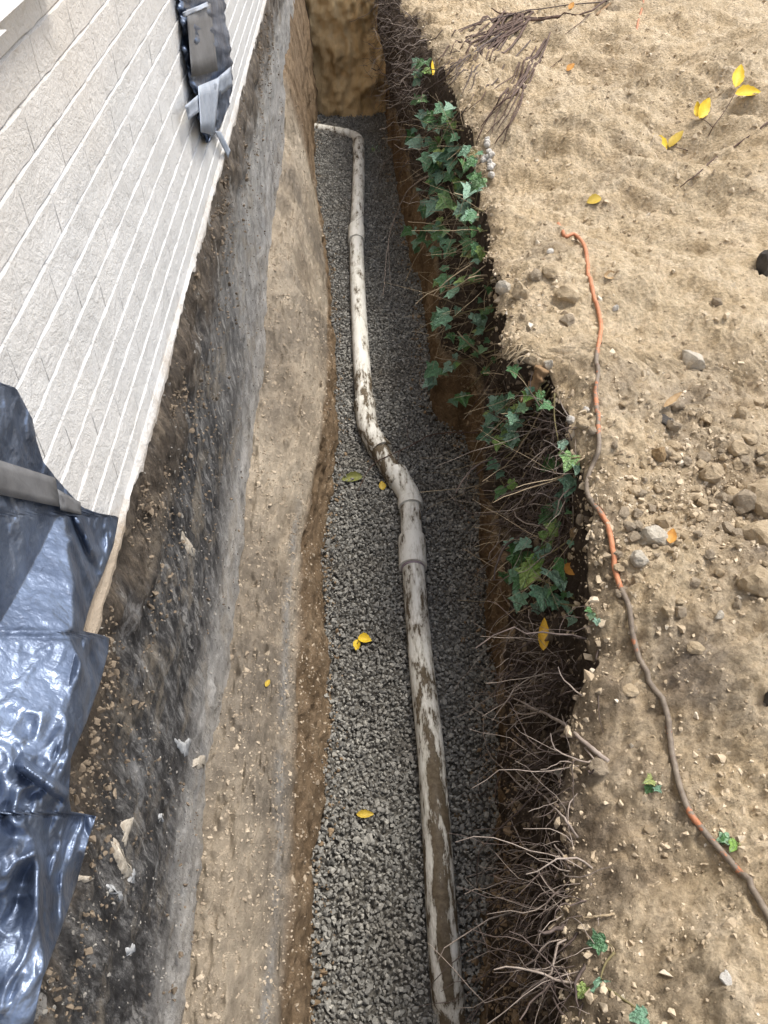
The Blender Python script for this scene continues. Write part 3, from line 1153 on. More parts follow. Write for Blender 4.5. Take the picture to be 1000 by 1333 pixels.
    hi = np.full_like(rows2, ZB + 0.016)
    Vh = []
    for yy, a, b in zip(rows2, lo, hi):
        Vh += [(WX - 0.012, yy, a), (WX + 0.008, yy, a + 0.001), (WX + 0.009, yy, (a + b) / 2), (WX + 0.003, yy, b), (WX - 0.012, yy, b)]
    link('paint_edge', mesh_np('paint_edge', np.array(Vh) + off, grid_faces(len(rows2), 5)[:, ::-1], PAINT, False), h)
    # broken scabs of parging on the tar
    FB = BVHTree.FromPolygons([tuple(q) for q in V.tolist()], grid_faces(*Zf.shape).tolist())

    def face_x(p):
        l_, n_, i_, t_ = FB.ray_cast(Vector((0.0, p.y, p.z)), Vector((-1, 0, 0)))
        return l_.x if l_ is not None else WX
    def scab(pix, mat, th, name='parging_scab'):
        pts = [on_x(u, v, WX + 0.004) for u, v in pix]
        n = len(pts)
        c = sum(pts, Vector()) / n
        Vv, r3 = [], random.Random(int(pix[0][0] * 7 + pix[0][1]))
        ring2 = []
        for i in range(n):                    # roughen the outline
            a, b = pts[i], pts[(i + 1) % n]
            for q in range(4):
                j = 0.007 if q else 0.003
                ring2.append(a.lerp(b, q / 4) + Vector((0, r3.uniform(-j, j), r3.uniform(-j, j))))
        n = len(ring2)
        for p in ring2:
            Vv.append((face_x(p) - 0.006, p.y, p.z))
        for p in ring2:
            q = p.lerp(c, 0.15)
            Vv.append((face_x(q) + 0.0012 + 0.16 * th * r3.uniform(0.3, 1.5), q.y, q.z))
        Vv.append((face_x(c) + 0.002 + th * 0.2, c.y, c.z))
        Fq = [(i, (i + 1) % n, n + (i + 1) % n, n + i) for i in range(n)]
        Ft = [(n + i, n + (i + 1) % n, 2 * n) for i in range(n)]
        link(name, mesh_np(name, np.array(Vv) + off, [np.array(Fq), np.array(Ft)], mat, True), h)
    scab([(158, 1068), (172, 1062), (170, 1095), (163, 1103), (155, 1098)], FLAKE, 0.012)
    scab([(144, 1092), (152, 1090), (156, 1112), (163, 1130), (174, 1138), (168, 1144), (155, 1142), (148, 1120)], FLAKE, 0.012)
    scab([(140, 1150), (147, 1155), (160, 1170), (154, 1172), (143, 1162)], FLAKEB, 0.008)
    scab([(166, 1138), (177, 1130), (176, 1150), (166, 1150)], FLAKEB, 0.010)
    scab([(233, 958), (244, 964), (257, 962), (255, 980), (247, 986), (240, 976)], FLAKEB, 0.010)
    scab([(262, 985), (270, 983), (271, 997), (264, 1003), (257, 1000)], FLAKE, 0.010)
    scab([(166, 1236), (174, 1226), (177, 1234), (171, 1246)], FLAKEB, 0.006)
    scab([(238, 690), (246, 700), (255, 715), (254, 726), (246, 724), (240, 706)], FLAKE, 0.009)
    scab([(102, 1140), (114, 1138), (122, 1142), (116, 1148), (104, 1147)], FLAKE, 0.007)
    scab([(211, 1060), (218, 1058), (221, 1067), (213, 1070)], FLAKEB, 0.007)
    # window with its white sill, cut by the top left corner of the view
    w0 = bpy.data.objects.new('window', None)
    COL.objects.link(w0)
    w0.parent = h
    zs = on_x(20, 30, WX + 0.05).z + 0.01
    ye = on_x(60, 0, WX + 0.05).y + 0.16
    V, F = box(WX - 0.02, WX + 0.045, 0.2, ye, zs, zs + 0.03)
    link('sill', mesh_np('sill', V + off, F, WHITE), w0)
    V, F = box(WX - 0.02, WX + 0.062, 0.2, on_x(8, 36, WX + 0.062).y, on_x(0, 47, WX + 0.062).z, zs - 0.001)
    link('sill_apron', mesh_np('sill_apron', V + off, F, WHITE), w0)
    J = Joined()
    for q in (box(WX - 0.015, WX + 0.022, ye - 0.07, ye - 0.01, zs + 0.031, zs + 1.3), box(WX - 0.015, WX + 0.022, 0.2, 0.26, zs + 0.031, zs + 1.3), box(WX - 0.014, WX + 0.020, 0.262, ye - 0.072, zs + 0.031, zs + 0.06)):
        J.add(*q)
    link('frame', J.mesh('frame', WHITE), w0)
    V, F = box(WX - 0.013, WX + 0.012, 0.262, ye - 0.072, zs + 0.062, zs + 1.3)
    link('pane', mesh_np('pane', V + off, F, CURTAIN), w0)
    for c in w0.children:
        if c.name.startswith('frame'):
            c.data.transform(Matrix.Translation(Vector(off)))
    # eaves and roof, out of view above
    V, F = box(-7.9, WX + 0.40, -4.4, 12.4, 5.601, 5.75)
    link('roof', mesh_np('roof', V + off, F, TWIG), h)
    return h


HOUSE = house()


def crust_crumbs():
    pts, sz = [], []
    for _ in range(5200):
        y = RNG.uniform(0.1, 5.5) if RNG.random() < 0.8 else RNG.uniform(0.1, 2.0)
        z = 1.735 - abs(RNG.normal(0, 0.17)) if RNG.random() < 0.75 else RNG.uniform(0.6, 1.7)
        n = float(fbm(np.array([y * 5, z * 5, 0.0]), 3, 191))
        if n < -0.05:
            continue
        s = min(RNG.lognormal(math.log(0.0036), 0.5), 0.013)
        pts.append((WX + 0.004 + 0.014 * max(0, 1 - (1.735 - z) / 0.3), y, z - 0.01))
        sz.append(s)
    scatter_rocks('clinging_soil_crumbs', pts, sz, CRUST, RNG)
    fo = next(c for c in HOUSE.children if c.name.startswith('foundation'))
    o3 = np.array(HOUSE.location)
    co = np.empty(len(fo.data.vertices) * 3, np.float32)
    fo.data.vertices.foreach_get('co', co)
    co = co.reshape(-1, 3) + o3
    pts, sz = [], []
    sel = np.where((co[:, 1] > 0.15) & (co[:, 1] < 4.5) & (co[:, 2] > 0.5) & (co[:, 2] < 1.7))[0]
    pk = RNG.choice(sel, 3600)
    nn = fbm(co[pk] * np.array([1, 6, 2.2]), 3, 195)
    for q, n in zip(co[pk], nn):
        if n < 0.02:
            continue
        s = min(RNG.lognormal(math.log(0.0024), 0.5), 0.008)
        pts.append((q[0], q[1] + RNG.normal(0, 0.006), q[2] + RNG.normal(0, 0.006)))
        sz.append(s)
    scatter_rocks('parging_chips', pts, sz, CHIP, RNG)


crust_crumbs()


# ------------------------------------------------------------------ plastic sheeting
def sheet_edge(v):
    P = [(485, -30), (497, -2), (505, 20), (520, 28), (545, 41), (575, 47), (600, 55), (622, 72), (640, 88), (660, 106), (668, 125), (672, 154), (690, 151), (710, 147), (745, 134), (772, 122),
         (800, 113), (822, 107), (830, 142), (850, 140), (888, 130), (939, 112), (988, 91), (1040, 89), (1059, 92), (1061, 126), (1093, 115), (1150, 99), (1215, 77), (1271, 56), (1333, 42), (1500, -20), (1700, -90)]
    return np.interp(v, [a for a, b in P], [b for a, b in P])


def plastic():
    base = on_x(60, 900, WX + 0.03)
    t = empty('plastic_sheet', base, 'large crumpled black plastic sheet hanging on the white house wall at lower left', 'plastic sheet')
    off = -np.array(base)
    vs = np.concatenate([np.linspace(486, 1333, 330), np.linspace(1340, 1620, 30)])
    ss = np.concatenate([np.linspace(0, 0.5, 40, endpoint=False), np.linspace(0.5, 1, 130)])
    Vv = []
    ur = sheet_edge(vs)[:, None]
    S = ss[None, :]
    U = -260 + (ur + 260) * S
    VV = np.broadcast_to(vs[:, None], U.shape)
    # folds gathered at the taped point and falling away from it
    S0 = 1.35                                   # steepness of the leaning part

    def wall(u, v):
        p = on_x(u, v, WX + 0.016)
        return p.y, p.z
    top = sorted(wall(u, v) for u, v in [(84, 648), (60, 700), (28, 760), (-2, 812), (-40, 900), (-90, 1040), (-160, 1300), (-200, 1500)])
    top = [(top[0][0] - 0.4, top[0][1])] + top + [(top[-1][0] + 0.02, top[-1][1] - 0.5)]
    TY, TZ = np.array([q[0] for q in top]), np.array([q[1] for q in top])
    kn = []
    for u, v in [(84, 655), (92, 720), (90, 780), (83, 840), (80, 900), (70, 960), (58, 1010), (50, 1100), (40, 1200), (20, 1333)]:
        d = ray(u, v)
        best = 0.016
        for q in np.linspace(0.30, 0.016, 140):
            tq = (WX + q) / d.x
            y, z = tq * d.y, CAMZ + tq * d.z
            if S0 * (np.interp(y, TY, TZ) - z) + 0.016 >= q:
                best = (q, y)
                break
        if best != 0.016:
            kn.append((best[1], best[0]))
    kn.sort()
    KY, KD = np.array([q[0] for q in kn] + [TY[-2] + 0.03]), np.array([q[1] for q in kn] + [0.0])
    A3 = np.array([[ray(U[i, j], VV[i, j])[:] for j in range(len(ss))] for i in range(len(vs))])
    Dk = np.linspace(0.36, 0.0, 110)
    D = np.zeros_like(U)
    done = np.zeros(U.shape, bool)

    def surf(y, z):
        lean = np.clip(S0 * (np.interp(y, TY, TZ) - z), 0, None)
        cap = np.clip(np.interp(y, KY, KD) - 0.016, 0, 0.3)
        cap = cap + 0.016 * fbm(xyz(y * 9, z * 2, 0), 3, 120) * (cap > 0.02)
        q = np.minimum(lean, cap)
        n = fbm(xyz(y * 7, z * 7, 1), 3, 121)
        q = q + 0.012 * n * np.clip(q / 0.04, 0.15, 1)
        return q + 0.016
    prev = None
    for q in Dk:
        tq = (WX + q) / A3[..., 0]
        f = surf(tq * A3[..., 1], CAMZ + tq * A3[..., 2])
        newly = (~done) & (f >= q)
        D = np.where(newly, q, D)
        done |= newly
    lo_, hi_ = D, D + (Dk[0] - Dk[1])
    for _ in range(6):
        md = 0.5 * (lo_ + hi_)
        tq = (WX + md) / A3[..., 0]
        ok = surf(tq * A3[..., 1], CAMZ + tq * A3[..., 2]) >= md
        lo_, hi_ = np.where(ok, md, lo_), np.where(ok, hi_, md)
    D = lo_
    for _ in range(2):
        D[1:-1, 1:-1] = 0.5 * D[1:-1, 1:-1] + 0.125 * (D[:-2, 1:-1] + D[2:, 1:-1] + D[1:-1, :-2] + D[1:-1, 2:])
    tq = (WX + D) / A3[..., 0]
    Yw, Zw = tq * A3[..., 1], CAMZ + tq * A3[..., 2]
    L = xyz(Yw, Zw - D, 0)
    lower = np.clip((VV - 900) / 110, 0.0, 1) * np.clip((1260 - VV) / 120, 0.35, 1)
    upper = np.clip((np.interp(Yw, TY, TZ) + 0.02 - Zw) / -0.05, 0, 1)
    w2 = fbm(L * 9, 2, 125)
    cr = 0.0075 * (1 - 1.7 * np.abs(fbm(L * 15 + 0.5 * w2[..., None], 2, 122))) + 0.0026 * (1 - 1.7 * np.abs(fbm(L * 30, 2, 123)))
    D = D + cr * np.clip(0.10 + 0.85 * lower + 0.5 * upper, 0, 1)
    # pleats that run out of the taped corner
    for (a0, b0, a1, b1, hgt, wd) in ((98, 668, 130, 742, 0.014, 9), (112, 826, 96, 900, 0.010, 8), (112, 824, 136, 850, 0.008, 6), (20, 990, 90, 1040, 0.016, 9)):
        ex, ey = a1 - a0, b1 - b0
        ll = math.hypot(ex, ey)
        along = ((U - a0) * ex + (VV - b0) * ey) / ll
        across = ((U - a0) * ey - (VV - b0) * ex) / ll
        D = D + hgt * np.maximum(0, 1 - np.abs(across) / wd) * np.clip(along / 12, 0, 1) * np.clip((ll - along) / 25, 0, 1)
    D = np.maximum(D, 0.014)
    for i in range(len(vs)):
        for j in range(len(ss)):
            tt = (WX + D[i, j]) / A3[i, j, 0]
            Vv.append((WX + D[i, j], tt * A3[i, j, 1], CAMZ + tt * A3[i, j, 2]))
    me = mesh_np('sheet', np.array(Vv) + off, grid_faces(*U.shape), POLY, True)
    o = link('sheet', me, t)
    sol = o.modifiers.new('thickness', 'SOLIDIFY')
    sol.thickness = 0.0012
    # tape along the fold of its top corner
    def tape(poly, x, mat, name='tape_strip', parent=t, offv=off, sag=0.0, n=14):
        (a, b, c, d) = poly                   # a-b one short end, d-c the other
        Vt = []
        for k in range(n + 1):
            f = k / n
            p0 = (a[0] + (d[0] - a[0]) * f, a[1] + (d[1] - a[1]) * f)
            p1 = (b[0] + (c[0] - b[0]) * f, b[1] + (c[1] - b[1]) * f)
            for q in range(5):
                g = q / 4
                uu, vv = p0[0] + (p1[0] - p0[0]) * g, p0[1] + (p1[1] - p0[1]) * g
                xx = x + sag * math.sin(math.pi * f) + 0.0055 * float(fbm(np.array([uu / 14, vv / 14, 2.0]), 3, 131))
                Vt.append(on_x(uu, vv, xx)[:])
        oo = link(name, mesh_np(name, np.array(Vt) + offv, grid_faces(n + 1, 5), mat, True), parent)
        s2 = oo.modifiers.new('thickness', 'SOLIDIFY')
        s2.thickness = 0.001
        return oo
    tape([(-60, 580), (-60, 632), (79, 660), (72, 622)], WX + 0.027, TAPED)
    tape([(74, 636), (79, 664), (106, 670), (105, 654)], WX + 0.027, TAPED)
    return tape


TAPEFN = plastic()


def strip():
    base = on_x(268, 100, WX + 0.03)
    t = empty('plastic_strip', base, 'narrow black plastic strip taped flat to the white wall at the top', 'plastic strip')
    off = -np.array(base)
    # wrapped strip: a shallow box section that narrows downwards
    vs = np.linspace(-60, 186, 60)
    L = np.interp(vs, [-60, 0, 35, 70, 102, 118, 140, 165, 186], [219, 230, 235, 239, 246, 250, 255, 260, 268])
    Rr = np.interp(vs, [-60, 0, 30, 60, 90, 110, 140, 165, 186], [283, 291, 296, 299, 302, 301, 296, 287, 272])
    Vv = []
    rgs = np.random.default_rng(4)
    L = L + 2.2 * fbm(xyz(vs / 9, 0, 0), 3, 143)
    Rr = Rr + 2.6 * fbm(xyz(vs / 8, 5, 0), 3, 144)
    prof = [(0.0, 0.004), (0.05, 0.012), (0.16, 0.017), (0.30, 0.024), (0.5, 0.017), (0.7, 0.025), (0.86, 0.016), (0.95, 0.010), (1.0, 0.004)]
    for i, v in enumerate(vs):
        for s, d in prof:
            dd = d + 0.013 * float(fbm(np.array([s * 3.2, v / 17, 5.0]), 3, 141)) * (d > 0.009)
            u = L[i] + (Rr[i] - L[i]) * s
            Vv.append(on_x(u, v, WX + dd)[:])
    o = link('wrapping', mesh_np('wrapping', np.array(Vv) + off, grid_faces(len(vs), len(prof)), POLY, True), t)
    o.modifiers.new('thickness', 'SOLIDIFY').thickness = 0.0012
    TAPEFN([(241, 138), (246, 156), (302, 112), (301, 86)], WX + 0.031, TAPE, 'tape_strip', t, off)
    TAPEFN([(258, 112), (262, 172), (279, 176), (287, 100)], WX + 0.034, TAPE, 'tape_strip', t, off)
    TAPEFN([(238, 16), (240, 22), (272, 8), (270, 2)], WX + 0.033, TAPE, 'tape_strip', t, off)
    TAPEFN([(243, 12), (250, 100), (284, 92), (274, 4)], WX + 0.031, TAPED, 'tape_strip', t, off)
    TAPEFN([(279, 170), (287, 171), (300, 196), (297, 206)], WX + 0.02, TAPE, 'tape_tail', t, off)


strip()


# ------------------------------------------------------------------ sewer pipe
def pipe():
    R, RC = 0.053, 0.065
    zc = 0.036
    def P(u, v, z=zc):
        return on_z(u, v, z + 0.025)[:2] + (z,) if False else tuple(on_z(u, v, z + 0.03).xy) + (z,)
    base = on_z(537, 715, 0.0)
    t = empty('drain_pipe', base, 'muddy white plastic drain pipe lying along the gravel trench floor', 'pipe')
    off = -np.array(base)
    def run(name, pts, r, mat=PIPE, n=8, sides=28):
        C = catmull(pts, n)
        V, F = tube(C, r, sides)
        return link(name, mesh_np(name, V + off, F, mat, True), t)
    def sleeve(name, pts, r, hub, n=10):
        """fitting with a thicker hub at each end"""
        C = catmull(pts, n)
        k = len(C)
        d = np.concatenate([[0], np.cumsum(np.linalg.norm(np.diff(C, axis=0), axis=1))])
        tot = d[-1]
        rad = np.where((d < hub) | (d > tot - hub), r, r - 0.006)
        P0 = np.concatenate([C[:1], C, C[-1:]])
        V, F = tube(P0 + np.linspace(0, 1e-4, len(P0))[:, None] * (C[-1] - C[0]), np.concatenate([[R * 0.9], rad, [R * 0.9]]), 28)
        o = link(name, mesh_np(name, V + off, F, FITTING, True), t)
        m = o.modifiers.new('edges', 'EDGE_SPLIT')
        m.split_angle = math.radians(40)
        return o
    run('pipe_length', [P(467, 180), P(467, 230), P(464, 301)], R)
    sleeve('coupling', [P(464, 292), P(464, 310)], RC - 0.002, 1)
    run('pipe_length', [P(464, 304), P(465, 350), P(467, 400), P(471, 470), P(476, 535)], R)
    sleeve('elbow', [P(474.5, 520), P(479, 550), P(489, 571), P(497, 582)], RC, 0.05)
    run('pipe_length', [P(489, 572), P(505, 600), P(520, 625)], R)
    sleeve('elbow', [P(515, 611), P(527, 630), P(533, 642), P(535, 656)], RC, 0.05)
    run('pipe_length', [P(534, 646), P(537, 700)], R)
    sleeve('coupling', [P(536.6, 696), P(538, 734)], RC + 0.002, 1)
    ring = [P(538.0, 733), P(538.2, 736.5)]
    run('primer_ring', ring, R + 0.0025, PRIMER, 4)
    nz = 0.028
    run('pipe_length', [P(538, 725), P(542, 780), P(550, 870), P(560, 960, 0.034), P(568, 1060, nz), P(574, 1160, nz), P(582, 1270, 0.012), P(587, 1325, -0.03), P(594, 1400, -0.07)], R)
    sleeve('elbow', [P(466.5, 186, .02), P(466.5, 179, .012), P(461, 174, .004), P(450, 171, .0)], RC - .008, 0.03)
    run('pipe_length', [P(453, 171.5, -.002), P(435, 168, -.008), P(405, 163, -.004)], R)


pipe()


# ------------------------------------------------------------------ orange cord
def cord():
    pix = [(727, 290), (733, 300), (736, 309), (750, 308), (762, 325), (765, 357), (772, 385), (781, 416), (781, 437), (776, 468), (778, 487), (775, 510), (777, 538), (779, 566), (779, 587), (771, 608),
           (764, 629), (767, 650), (785, 674), (795, 702), (799, 737), (807, 765), (818, 790), (823, 825), (832, 860), (843, 886), (864, 919), (870, 948), (874, 981), (884, 1024), (897, 1058), (918, 1086),
           (938, 1109), (963, 1138), (984, 1167), (1000, 1196), (1040, 1265), (1080, 1340)]
    r = 0.0078
    pts = []
    for i, (u, v) in enumerate(pix):
        loc, nor, tt = hit(u, v)
        lift = r * 0.65 if i > 1 else -0.004
        pts.append((loc.x, loc.y, loc.z + lift))
    base = Vector(pts[15])
    t = empty('extension_cord', base, 'muddy orange extension cord snaking down the sandy bank beside the trench', 'cord')
    C = catmull(pts, 5)
    for k in range(len(C)):                      # keep it lying on the ground between the points
        g, nor = down(C[k][0], C[k][1])
        if g is not None and k > 8:
            C[k][2] = max(C[k][2], g.z + r * 0.45)
    V, F = tube(C, r, 10)
    link('cord', mesh_np('cord', V - np.array(base), F, CORD, True), t)
    tail = []
    for (u, v), l in zip([(838, -30), (838, 0), (835, 14), (831, 28), (829, 40)], (r, r, r * 0.7, r * 0.3, -r * 2)):
        g, nor, tt = hit(u, v)
        tail.append((g.x, g.y, g.z + l))
    V, F = tube(catmull(tail, 5), r * 0.95, 10)
    link('cord_end', mesh_np('cord_end', V - np.array(base), F, CORD, True), t)


cord()


# ------------------------------------------------------------------ stones and clods on the bank
SANDST = mat_stone('sandy_clod', (0.38, 0.295, 0.19), (0.58, 0.47, 0.325))
GREYST = mat_stone('grey_stone', (0.42, 0.38, 0.31), (0.64, 0.59, 0.50), (0.38, 0.30, 0.20))
BROWNST = mat_stone('brown_stone', (0.24, 0.155, 0.075), (0.40, 0.29, 0.165))
DARKST = mat_stone('dark_stone', (0.05, 0.045, 0.04), (0.12, 0.11, 0.10))
PALEST = mat_stone('white_pebble', (0.55, 0.52, 0.47), (0.72, 0.70, 0.66))
TAUPE = mat_stone('taupe_stone', (0.26, 0.21, 0.15), (0.44, 0.365, 0.27))


def big_rock(name, u, v, w, hgt, mat, seed, label, cat='stone', group=None, angular=0.5, sink=0.42):
    loc, nor, t = hit(u, v)
    a, c = px(w, t) / 2, px(hgt, t) / 2
    r = np.random.default_rng(seed)
    bm = bmesh.new()
    bmesh.ops.create_icosphere(bm, subdivisions=3, radius=1.0)
    V = np.array([q.co[:] for q in bm.verts])
    F = np.array([[q.index for q in f.verts] for f in bm.faces])
    bm.free()
    # facets: clip the ball by random planes
    k = 11 if angular > 0.4 else 7
    nrm = r.normal(size=(k, 3))
    nrm /= np.linalg.norm(nrm, axis=1, keepdims=True)
    lim = r.uniform(0.52, 0.82, k) if angular > 0.4 else r.uniform(0.68, 0.92, k)
    for q in range(k):
        s = V @ nrm[q]
        ex = np.maximum(s - lim[q], 0)
        V = V - ex[:, None] * nrm[q][None, :] * 0.92
    V = V * (1 + 0.16 * fbm(V * 1.7 + seed, 4, seed % 97, 0.6)[:, None] - 0.09 * np.abs(fbm(V * 4.5 + seed, 3, seed % 89))[:, None])
    V = V * np.array([a, a * r.uniform(0.75, 0.95), c * 1.05])
    me = mesh_np(name, V, F, mat, False)
    o = link(name, me)
    o.location = loc + Vector((0, 0, c * (1 - 2 * sink) + 0.002))
    o.rotation_euler = (r.uniform(-0.25, 0.25), r.uniform(-0.25, 0.25), r.uniform(0, 6.28))
    return tag(o, label, cat, group)


ROCKS = [
    ('stone', 902, 472, 40, 26, GREYST, 'pale grey angular stone lying alone on the bank right of the cord', .6),
    ('stone', 848, 702, 46, 36, GREYST, 'large two-toned grey stone half buried beside the bend of the cord', .6),
    ('stone', 858, 593, 24, 24, BROWNST, 'orange brown blocky stone on the bank above the stone pile', .6),
    ('stone', 877, 582, 18, 12, SANDST, 'small smooth oval stone touching the orange brown blocky stone', .2),
    ('stone', 916, 597, 22, 15, TAUPE, 'smooth greyish egg-shaped stone above the knobbly tan stone', .2),
    ('stone', 926, 618, 30, 28, SANDST, 'knobbly round tan stone just below the egg-shaped grey stone', .3),
    ('clod', 996, 655, 56, 48, SANDST, 'biggest sandy yellow clod cut by the right edge of the photo', .3),
    ('clod', 990, 702, 52, 36, SANDST, 'second big sandy clod just below the biggest one at the right edge', .3),
    ('clod', 962, 588, 26, 24, SANDST, 'crumbly light clod above the big clods at the right edge', .3),
    ('clod', 982, 760, 44, 40, SANDST, 'lumpy yellowish clod under the two big clods at right edge', .3),
    ('clod', 966, 658, 34, 34, TAUPE, 'greyish brown clod wedged left of the biggest sandy clod', .6),
    ('clod', 946, 690, 22, 20, TAUPE, 'taupe wedge-shaped clod left of the second big sandy clod', .6),
    ('clod', 962, 688, 24, 20, SANDST, 'small tan clod between the taupe wedge and the big clod', .6),
    ('clod', 940, 648, 20, 16, TAUPE, 'small flat brown clod below the knobbly round tan stone', .6),
    ('stone', 866, 548, 24, 9, DARKST, 'flat dark shard on the bank below the curled dry leaf', .5),
    ('clod', 826, 641, 20, 16, SANDST, 'yellowish crumb clod to the right of the cord bend', .3),
    ('clod', 864, 680, 28, 24, SANDST, 'tan clod leaning against the large two-toned grey stone', .6),
    ('clod', 846, 664, 18, 16, TAUPE, 'small brown clod above the large two-toned grey stone', .6),
    ('clod', 812, 668, 22, 12, TAUPE, 'flat dark grey clod near the cord above the two-toned stone', .6),
    ('clod', 832, 730, 26, 22, GREYST, 'grey rounded clod below the large two-toned grey stone', .3),
    ('stone', 757, 678, 17, 18, TAUPE, 'small bluish grey stone beside the ivy and the cord', .6),
    ('stone', 748, 695, 15, 14, BROWNST, 'small tan brown stone under the small bluish grey one', .4),
    ('clod', 740, 385, 40, 24, SANDST, 'wide pale clod on the rim left of the cord top', .5),
    ('clod', 676, 383, 26, 28, SANDST, 'tall tan clod at the rim in the row above the torn turf', .6),
    ('clod', 655, 377, 22, 20, GREYST, 'grey wedge clod on the very rim edge beside the ivy', .6),
    ('clod', 696, 362, 20, 18, TAUPE, 'dull brown clod at the far end of the row of rim clods', .6),
    ('clod', 718, 356, 26, 18, SANDST, 'light clod between the row of rim clods and the cord', .6),
    ('clod', 737, 418, 24, 16, TAUPE, 'low crumbled clod below the wide pale clod near the rim', .6),
    ('stone', 993, 350, 26, 36, DARKST, 'dark upright stone cut by the upper right edge of the photo', .5),
    ('stone', 999, 912, 12, 34, DARKST, 'dark stone sliver at the right edge beside the lower bank', .5),
    ('pebble', 728, 1006, 15, 20, PALEST, 'white pebble among the roots at the lower rim', .5),
    ('pebble', 743, 548, 13, 11, PALEST, 'white pebble on the rim beside the orange cord patch', .4),
    ('pebble', 763, 535, 11, 10, PALEST, 'white pebble next to the cord above the rim ivy', .4),
    ('pebble', 770, 563, 13, 12, TAUPE, 'grey pebble pressed against the cord above the rim ivy', .4),
    ('pebble', 758, 553, 17, 13, SANDST, 'tan pebble between the white rim pebble and the cord', .4),
    ('stone', 712, 477, 14, 22, GREYST, 'pinkish grey upright stone beside the rotten wood stump', .5),
    ('pebble', 944, 1276, 18, 12, PALEST, 'whitish flat pebble at the bottom right corner of the bank', .5),
    ('pebble', 936, 803, 14, 12, GREYST, 'grey pebble on the dark loam right of the cord', .5),
    ('pebble', 960, 790, 16, 14, TAUPE, 'brown pebble on dark loam nearest the lumpy yellowish clod', .5),
    ('pebble', 716, 329, 11, 8, PALEST, 'cream chip lying left of the top loop of the cord', .2),
    ('pebble', 801, 403, 9, 14, PALEST, 'pinkish white chip right of the upper cord', .5),
    ('clod', 905, 760, 18, 14, TAUPE, 'dull clod on the loam between the cord and the big clods', .5),
    ('clod', 890, 700, 14, 12, SANDST, 'small tan clod right of the large two-toned grey stone', .5),
    ('clod', 780, 1000, 26, 18, TAUPE, 'flat brown clod by the end of the thick fibrous root', .5),
    ('clod', 820, 900, 24, 12, SANDST, 'low tan clod left of the lower cord', .4),
    ('clod', 905, 845, 22, 14, SANDST, 'low tan clod right of the cord below the dark loam', .4),
]
for i, (nm, u, v, w, hh, mt, lab, ang) in enumerate(ROCKS):
    big_rock(nm, u, v, w, hh, mt, 900 + 13 * i, lab, nm, {'clod': 'soil clods on the bank', 'stone': 'stones on the bank', 'pebble': 'pebbles on the bank'}[nm], ang)

# clods nothing tells apart: a loose band of them on the right of the bank
rr = random.Random(77)
for i in range(96):
    u, v = (rr.gauss(925, 60), rr.gauss(650, 62)) if i < 68 else (rr.gauss(815, 34), rr.gauss(700, 60))
    if u > 1010 or v > 830 or u < 790:
        continue
    s = rr.uniform(8, 21)
    big_rock('clod', u, v, s, s * rr.uniform(0.6, 0.9), rr.choice([SANDST, SANDST, TAUPE]), 3000 + 17 * i, ('one of many loose soil clods strewn around the biggest sandy clods at right' if i < 68 else 'one of the loose soil clods strewn around the two-toned stone beside the cord'), 'clod', ('loose clods around the biggest sandy clods' if i < 68 else 'loose clods around the two-toned stone'), 0.6, 0.3)
for i in range(17):
    u, v = 638 + rr.gauss(0, 5), 214 + rr.gauss(0, 12)
    if i > 12:
        u, v = 634, 187 + rr.gauss(0, 5)
    s = rr.uniform(5, 10)
    big_rock('pebble', u, v, s, s * 0.8, PALEST, 5000 + 17 * i, 'tiny white pebble in the cluster on the far rim', 'pebble', 'white pebbles clustered on the far rim', 0.4, 0.3)


# ------------------------------------------------------------------ ivy
def ivy_mesh(k):
    r = random.Random(40 + k)
    # half outline of a five lobed leaf, stalk at the origin, tip at y = 1
    half = [(0.0, 0.02), (0.16, -0.10), (0.36, -0.08), (0.46, 0.10), (0.40, 0.22), (0.60, 0.42), (0.40, 0.48), (0.28, 0.54), (0.20, 0.74), (0.0, 1.02)]
    mid = [(0.0, y) for y in (0.02, 0.12, 0.30, 0.50, 0.72, 1.02)]
    V, F = [], []
    bm = bmesh.new()
    for s in (1, -1):
        hs = [(x * (1 + r.uniform(-0.12, 0.12)) * s, y + r.uniform(-0.03, 0.03) if 0 < i < 9 else y) for i, (x, y) in enumerate(half)]
        c = bm.verts.new((0.20 * s, 0.22, 0))
        vs = [bm.verts.new((x, y, 0)) for x, y in hs]
        m = [bm.verts.new((0, y, 0)) for _, y in mid[1:-1]]
        loop = vs + m[::-1]
        for i in range(len(loop)):
            f = (c, loop[i], loop[(i + 1) % len(loop)])
            bm.faces.new(f if s > 0 else f[::-1])
    bmesh.ops.remove_doubles(bm, verts=bm.verts, dist=1e-4)
    cup, tw = r.uniform(-0.15, 0.50), r.uniform(-0.45, 0.45)
    r_b = r.uniform(0.05, 0.6)
    for v in bm.verts:
        x, y = v.co.x, v.co.y
        v.co.z = abs(x) * cup - r_b * (y - 0.3) ** 2 + tw * x * y + r.uniform(-0.02, 0.02)
    me = bpy.data.meshes.new('ivy_leaf')
    bm.to_mesh(me)
    bm.free()
    for p in me.polygons:
        p.use_smooth = True
    me.materials.append(IVY)
    return me


IVYM = [ivy_mesh(k) for k in range(16)]


def orient(normal, tipdir, spin=0.0):
    z = normal.normalized()
    y = (tipdir - z * tipdir.dot(z))
    if y.length < 1e-4:
        y = Vector((0, 1, 0)) - z * z.y
    y.normalize()
    x = y.cross(z)
    return Matrix((x, y, z)).transposed()


